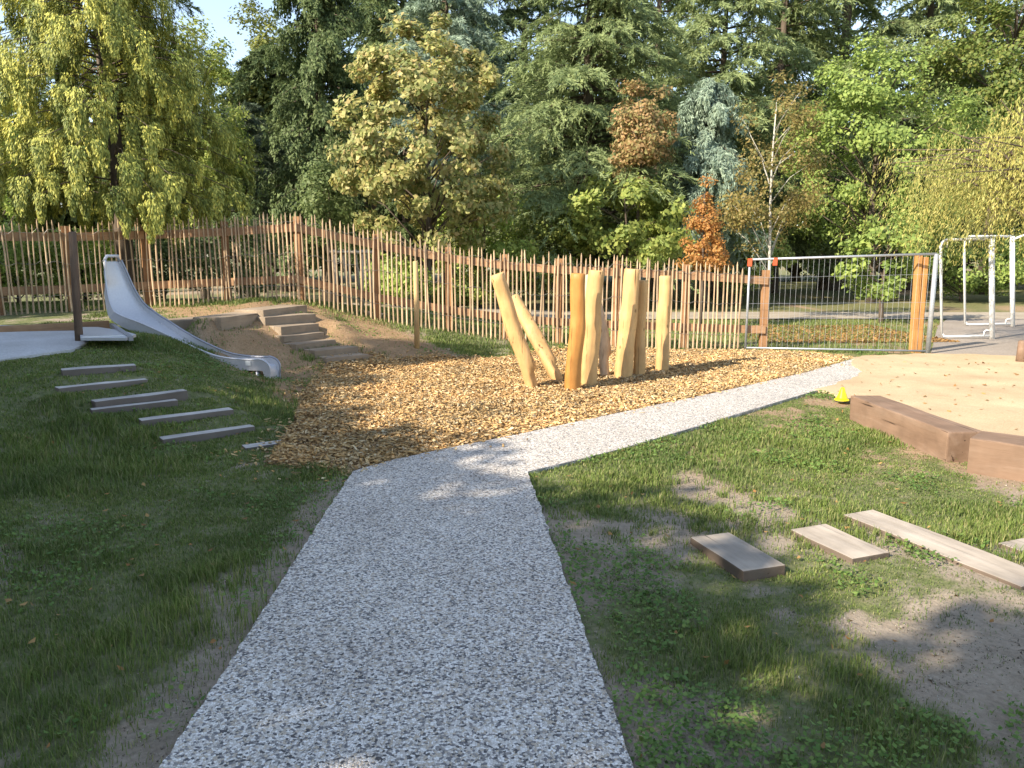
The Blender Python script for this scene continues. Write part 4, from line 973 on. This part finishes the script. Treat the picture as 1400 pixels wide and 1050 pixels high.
for px, d, tp_, hw, sd_, pal, lab in [(655, 27, -200, 110, 201, CEDAR, 'green cedar between the blue-grey cedar and the big green cedar'), (890, 26, -220, 120, 202, CEDAR, 'broad cedar behind the rust brown treetop'), (1050, 25, -190, 110, 203, CEDAR, 'cedar behind the thin pale-stemmed young tree'),
                                    (1235, 27, -240, 120, 204, CEDAR, 'cedar rising behind the bright green tree on its right'), (1420, 26, -220, 130, 205, CEDAR, 'cedar at the upper right edge behind the willow'), (560, 27, -120, 100, 206, DARKC, 'dark cedar directly behind the yellowing tree'), (395, 26, 60, 90, 207, DARKC, 'dark cedar in the hollow left of the dark spruce')]:
    conifer('cedar', lab, px, d, tp_, 330, hw, pal, sd_, nb=110, ns=22, nn=14, droop=.38, rise=.18, sdroop=.5, nlen=.19, nwid=.036, sec=.42, trunk_r=.22, pw=.28)
# understorey behind the fence
ush = [(-70, 15.2, 296, 432, 62, SHRB, 'bushy laurel beyond the left fence, partly out of the photo'), (30, 14.9, 306, 428, 62, SHRB, 'glossy leaved bush seen through the palings at the far left'), (118, 15.2, 312, 424, 52, SHRB, 'glossy leaved bush seen through the palings left of the slide top'),
       (225, 16.2, 300, 408, 62, DARKC, 'dark bush behind the palings right of the slide'), (330, 17.5, 290, 400, 66, DARKC, 'dark bush behind the palings under the pale distant tree'),
       (540, 15.3, 350, 432, 40, SHRB, 'sunlit bush seen through the palings beside the lone post'), (455, 16.8, 225, 330, 32, [(.12, .17, .06), (.18, .23, .09), (.24, .28, .12)], 'pale green bush rising over the fence corner'),
       (660, 17.2, 262, 400, 76, SHRB, 'sunlit bush at the foot of the yellowing tree'), (745, 18.2, 270, 405, 70, OLIV, 'olive bush at the foot of the big green cedar'), (625, 16.6, 385, 450, 42, OLIV, 'low dark bush at fence foot between the lone post and the logs'),
       (1010, 19.5, 300, 392, 62, OLIV, 'olive bush behind the young pale-stemmed tree'), (1120, 22, 270, 385, 80, DARKC, 'dark bush under the bright green tree'), (1310, 20.5, 300, 400, 86, LIME, 'green bush behind the goals'), (1420, 20.5, 290, 400, 80, SHRB, 'green bush behind the goals at the right edge')]
for i, (px, d, t, bt, hw, cl, lab) in enumerate(ush):
    KD = 1.0 if px < 440 else 1.33
    broad('leafy_shrub', lab, px, d, t, bt, hw, cl, 60 + i, nl=int(2200 + hw * hw * 1.1), leaf=.085, clumps=int(20 + hw * .5), trunk_r=.03, cr=.30, cat='shrub', group='bushes behind the paling fence', shape='egg', gap=.2)
# distant tree belt: separate dark trees side by side
proto = None
belt = [(-260, 33), (-120, 36), (20, 34), (150, 37), (280, 35), (420, 38), (560, 36), (690, 38), (820, 35), (950, 38), (1080, 36), (1210, 38), (1340, 36), (1480, 38), (1620, 35)]
BL = ['far left beyond the frame', 'left of the golden conifer', 'behind the golden conifer', 'behind the dark fir', 'behind the olive tree', 'behind the dark spruce', 'behind the yellowing tree', 'behind the big green cedar on its left', 'behind the big green cedar', 'behind the blue cedar', 'left of the bright green tree', 'behind the bright green tree', 'behind the upper right fir', 'behind the willow', 'far right beyond the frame']
KD = 1.0
for i, ((px, d), lab) in enumerate(zip(belt, BL)):
    d *= 1.38
    if i == 0:
        proto = broad('woodland_tree', 'dark woodland tree in the distant belt, ' + lab, px, d, 70, 375, 150, [(.05, .07, .022), (.08, .10, .03), (.11, .13, .045)], 90, nl=14000, leaf=.45, clumps=100, trunk_r=.3, cr=1.5, group='distant woodland belt', zbase=0.0)
    else:
        copy_tree(proto, ((px - 700) / F * d, d, 0), i * 1.9, .9 + .25 * ((i * 37) % 10) / 10, 'dark woodland tree in the distant belt, ' + lab)

# tall trees to the left of and behind the viewer, whose shade lies over the foreground
SD = np.array([.819, .574]); PDir = np.array([.574, -.819])
def shade_pos(t, s): q = SD * s + PDir * t; return float(q[0]), float(q[1])
x_, y_ = shade_pos(-16, -7.6)
def offtree(x, y, z0, z1, r, seed, label):
    rng = np.random.default_rng(seed); root = thing('yard_tree', label, 'tree', (x, y, 0), 'yard trees beside the viewer'); mb = MB()
    mb.tube([Vector((x, y, -.1)), Vector((x, y, 2)), Vector((x + .1, y, z1 * .8))], [.22, .18, .05], 9, jit=.1)
    n_ = 110; C = []
    while len(C) < n_:
        u = rng.uniform(-1, 1, 3)
        if np.linalg.norm(u) < 1: C.append((x + u[0] * r, y + u[1] * r, (z0 + z1) / 2 + u[2] * (z1 - z0) / 2))
    C = np.array(C)
    for c in C[::3]: mb.tube([Vector((x, y, max(1.6, c[2] - 1.5))), Vector(c)], [.05, .008], 5, False)
    mb.build('trunk', M['bark'], root)
    nl = 16000; k = rng.integers(0, n_, nl); off = unit(rng.normal(size=(nl, 3))) * rng.random((nl, 1)) ** .4 * .62
    A_ = unit(rng.normal(size=(nl, 3))); S_ = unit(np.cross(A_, rng.normal(size=(nl, 3)))); ln = .24 * rng.uniform(.7, 1.3, nl)
    V, Q = cards(C[k] + off, A_, S_, ln, ln * .65); np_mesh('crown', V, [Q], leafmat('yard_leaf', OLIV, .3), root)
    return root
OFF = [(-20.5, -7.5, 1.0), (-18.6, -9.4, 1.32), (-16.3, -9.6, 1.32), (-10.6, -7.6, (0.5, 0.5, 1.28)), (-8.8, -7.5, 0.98), (-6.0, -7.9, 1.0), (-3.2, -8.1, 1.0), (-0.4, -7.7, 1.0), (2.4, -7.5, 1.02), (5.2, -7.6, 1.0), (8.0, -7.7, 1.0), (-10.2, -10.0, 1.12), (-4.6, -9.8, 1.1), (0.6, -9.8, 1.1), (5.6, -9.8, 1.1), (-11.9, -8.6, 0.92)]
tr0 = None
for i, (t, s, k) in enumerate(OFF):
    x, y = shade_pos(t, s); lab = 'leafy yard tree left of the viewer, out of the photo, shading the lawn'
    if tr0 is None: tr0 = offtree(x, y, .4, 7.1, 2.15, 101, lab)
    else: copy_tree(tr0, (x, y, 0), i * 2.1, k, lab)

# ------------------------------------------------------------------ ground cover (built last: it keeps clear of the timbers)
def scatter(n, x0, x1, y0, y1, pw=1.0):
    """more samples near the viewer"""
    u = RNG.random(n); y = y0 * (y1 / y0) ** u
    x = RNG.uniform(x0, x1, n); return x, y
def inview(x, y, m=.35): return (np.abs(x) < (W / 2 / F) * y + m)
# lawn left and right of the path
xs, ys = [], []
x, y = scatter(1500000, -6.5, 6.2, 1.55, 13.2); ok = inview(x, y) & (RNG.random(len(x)) < np.clip((y / 4.2), .34, 1)); x, y = x[ok], y[ok]
ok = free_mask(x, y); x, y = x[ok], y[ok]
g = grassiness(x, y); pat = fbm(x * 6, y * 6, 77, 3)
ok = RNG.random(len(x)) < np.clip(g, .06, 1) * (.35 + .65 * sstep(.35, .6, pat)); x, y, g = x[ok], y[ok], g[ok]
if len(x) > 420000:
    k = RNG.permutation(len(x))[:420000]; x, y, g = x[k], y[k], g[k]
tall = fbm(x * .9 + 40, y * .9, 55, 3)
hh = (.022 + .05 * sstep(.42, .7, tall)) * RNG.uniform(.6, 1.35, len(x)) * np.where(x < -.6, 1.15, .82)
for bx, by, br, bh in [(*P(a, b)[:2], r, k) for a, b, r, k in [(90, 990, .4, .8), (190, 900, .3, .5), (30, 900, .35, .5), (1010, 850, .25, .8), (1170, 950, .3, .9), (960, 870, .2, .8), (1280, 830, .2, .6), (1250, 1020, .3, .8), (770, 672, .3, .7)]]:
    hh = hh * (1 + bh * np.exp(-((x - bx) ** 2 + (y - by) ** 2) / br ** 2))
ww = np.clip(.0011 * y, .0028, .009) * RNG.uniform(.8, 1.3, len(x))
V, Q, T = blades(x, y, hh, ww)
setp(np_mesh('lawn_grass', V, [Q, T], M['blade']), 'patchy short grass growing over the bare soil on both sides of the path', 'grass', kind='stuff')
print('blades', len(x))
# clumps of broad-leaved weeds
x, y = scatter(260000, -5, 6.2, 1.7, 12.8); ok = inview(x, y) & free_mask(x, y); x, y = x[ok], y[ok]
wm = fbm(x * 1.7 + 11, y * 1.7, 91, 4); ok = RNG.random(len(x)) < sstep(.52, .68, wm) * np.where(x > 0, 1, .35); x, y = x[ok], y[ok]
nq = len(x); z = G(x, y) + RNG.uniform(.008, .05, nq); A_ = unit(RNG.normal(size=(nq, 3)) * np.array([1, 1, .35])); S_ = unit(np.cross(A_, np.array([0, 0, 1.]) + RNG.normal(size=(nq, 3)) * .35))
ln = RNG.uniform(.010, .024, nq) * (1 + .08 * y); V, Q = cards(np.stack([x, y, z], 1), A_, S_, ln, ln * .7)
setp(np_mesh('clover', V, [Q], M['clover']), 'clover and broad-leaved weeds spreading through the lawn', 'weeds', kind='stuff')
print('weeds', nq)
# wood chips
cx = [p[0] for p in CHIPW]; cy = [p[1] for p in CHIPW]
n_ = 150000; x = RNG.uniform(min(cx), max(cx), n_); y = RNG.uniform(min(cy), max(cy), n_)
ok = in_poly(x, y, CHIPW) & (RNG.random(n_) < np.clip(9.5 / y, .5, 1)) & ~in_poly(x, y, PATH)
for q in OBST: ok &= ~in_poly(x, y, q)
sp = ok.copy(); x, y = x[ok], y[ok]
ns_ = 2500; ii = RNG.integers(0, len(CHIPW), ns_); ex = np.array(CHIPW)[ii] + RNG.normal(size=(ns_, 2)) * .13      # strays along the edge
ok = ~in_poly(ex[:, 0], ex[:, 1], PATH) | (RNG.random(len(ex)) < .16); ex = ex[ok]; x = np.concatenate([x, ex[:, 0]]); y = np.concatenate([y, ex[:, 1]])
nq = len(x); z = G(x, y) + .008 + .024 * in_poly(x, y, PATH) + RNG.random(nq) ** 2 * .035 + (fbm(x * 1.5, y * 1.5, 61, 3) - .4) * .03
A_ = unit(RNG.normal(size=(nq, 3)) * np.array([1, 1, .28])); S_ = unit(np.cross(A_, np.array([0, 0, 1.]) + RNG.normal(size=(nq, 3)) * .45)); N_ = np.cross(A_, S_)
l_ = (.016 + .055 * RNG.random(nq) ** 1.6)[:, None] * .5; w3 = RNG.uniform(.010, .026, nq)[:, None] * .5; t_ = RNG.uniform(.0025, .006, nq)[:, None] * .5
C = np.stack([x, y, z], 1); V = np.empty((nq, 8, 3), np.float32)
tap = RNG.uniform(.55, 1, nq)[:, None]
for k, (a, b2, c2) in enumerate([(-1, -1, -1), (1, -1, -1), (1, 1, -1), (-1, 1, -1), (-1, -1, 1), (1, -1, 1), (1, 1, 1), (-1, 1, 1)]):
    V[:, k] = C + A_ * l_ * a + S_ * w3 * b2 * (tap if a > 0 else 1) + N_ * t_ * c2
i = np.arange(nq)[:, None] * 8
Q = np.concatenate([i + np.array(f) for f in ((4, 5, 6, 7), (0, 1, 5, 4), (1, 2, 6, 5), (2, 3, 7, 6), (3, 0, 4, 7))]).astype(np.int32)
setp(np_mesh('wood_chips', V.reshape(-1, 3), [Q], M['chip']), 'loose orange wood chips covering the play area around the climbing logs', 'wood chips', kind='stuff')
print('chips', nq)
# fallen leaves: under the trees at right, on the sand, a few on the path
def drop(name, label, n, fn, size):
    x, y, zo = fn(n); nq = len(x); z = G(x, y) + zo
    A_ = unit(RNG.normal(size=(nq, 3)) * np.array([1, 1, .25])); S_ = unit(np.cross(A_, np.array([0, 0, 1.]) + RNG.normal(size=(nq, 3)) * .3))
    ln = size * RNG.uniform(.5, 1.4, nq); V, Q = cards(np.stack([x, y, z], 1), A_, S_, ln, ln * .6, .2)
    setp(np_mesh(name, V, [Q], M['litter']), label, 'fallen leaves', kind='stuff')
def f1(n): return 4.6 + 3.8 * RNG.random(n) ** .7, 14.2 + RNG.random(n) ** 1.3 * 3.6, np.full(n, .02)
def f2(n):
    x = RNG.uniform(3, 9.5, n); y = RNG.uniform(5.4, 11.6, n); ok = in_poly(x, y, SANDW); return x[ok], y[ok], np.full(ok.sum(), .046)
def f3(n):
    x = RNG.uniform(-4, 4, n); y = RNG.uniform(2, 11.5, n); ok = free_mask(x, y); return x[ok], y[ok], np.full(ok.sum(), .03)
drop('leaf_litter', 'brown fallen leaves on the ground beyond the mesh panel', 5500, f1, .075)
drop('sand_leaves', 'scattered dry leaves lying on the ochre sand', 420, f2, .05)
drop('lawn_leaves', 'small dry leaves scattered over the lawn', 700, f3, .035)
# crumbs of soil and small stones on the bare patches
x, y = scatter(150000, -3.6, 4.6, 1.55, 8.5); ok = inview(x, y) & free_mask(x, y); x, y = x[ok], y[ok]
g = grassiness(x, y); cl = fbm(x * 5, y * 5, 131, 3); ok = RNG.random(len(x)) < (1 - g) * sstep(.35, .62, cl) + .02; x, y = x[ok], y[ok]
nq = len(x); sz = RNG.uniform(.0016, .006, nq) * (1 + .9 * (RNG.random(nq) > .97)); z = G(x, y) + sz * .25
D = RNG.normal(size=(nq, 4, 3)); D = unit(np.array([[1, 1, 1], [-1, -1, 1], [-1, 1, -1], [1, -1, -1]])[None] + D * .35) * sz[:, None, None]
V = np.stack([x, y, z], 1)[:, None] + D; i = np.arange(nq)[:, None] * 4
T = np.concatenate([i + np.array(f) for f in ((0, 1, 2), (0, 3, 1), (0, 2, 3), (1, 3, 2))]).astype(np.int32)
setp(np_mesh('soil_crumbs', V.reshape(-1, 3), [T], M['crumb']), 'loose crumbs of dry soil and small stones on the bare patches', 'soil', kind='stuff'); print('crumbs', nq)
# lawn beyond the fence
n_ = 160000; x = RNG.uniform(-11, 14, n_); y = RNG.uniform(12.6, 19.2, n_); ok = inview(x, y, .5) & free_mask(x, y); x, y = x[ok], y[ok]
g = grassiness(x, y) * (1 - .75 * warm(x, y) * (x > 3)); ok = RNG.random(len(x)) < g; x, y = x[ok], y[ok]
V, Q, T = blades(x, y, RNG.uniform(.03, .09, len(x)), RNG.uniform(.008, .016, len(x)))
setp(np_mesh('park_grass', V, [Q, T], M['blade']), 'park lawn growing beyond the paling fence', 'grass', kind='stuff')

# ------------------------------------------------------------------ light
w = bpy.data.worlds.new('World'); sc.world = w; w.use_nodes = True; nt = w.node_tree
sky = nt.nodes.new('ShaderNodeTexSky'); sky.sky_type = 'NISHITA'; sky.sun_disc = False
EL = 33; azv = math.atan2(-SD[0], -SD[1])
sky.sun_elevation = rad(EL); sky.sun_rotation = azv % (2 * math.pi); sky.air_density = 1.0; sky.dust_density = .6
hs = nt.nodes.new('ShaderNodeHueSaturation'); hs.inputs['Saturation'].default_value = .82; nt.links.new(sky.outputs[0], hs.inputs['Color'])
bg = nt.nodes['Background']; nt.links.new(hs.outputs[0], bg.inputs[0]); bg.inputs[1].default_value = .145
sl = bpy.data.lights.new('sun', 'SUN'); sl.energy = 4.5; sl.angle = rad(.5); sl.color = (1.0, .89, .74)
so = bpy.data.objects.new('sun', sl); COL.objects.link(so)
ldir = Vector((SD[0] * math.cos(rad(EL)), SD[1] * math.cos(rad(EL)), -math.sin(rad(EL)))); so.rotation_euler = ldir.to_track_quat('-Z', 'Y').to_euler(); so.location = (-20, -13, 18)
sc.view_settings.view_transform = 'Standard'; sc.view_settings.look = 'None'; sc.view_settings.exposure = 1.25; sc.view_settings.gamma = 1
try: sc.cycles.max_bounces = 6; sc.cycles.transparent_max_bounces = 4; sc.cycles.use_denoising = True
except Exception: pass
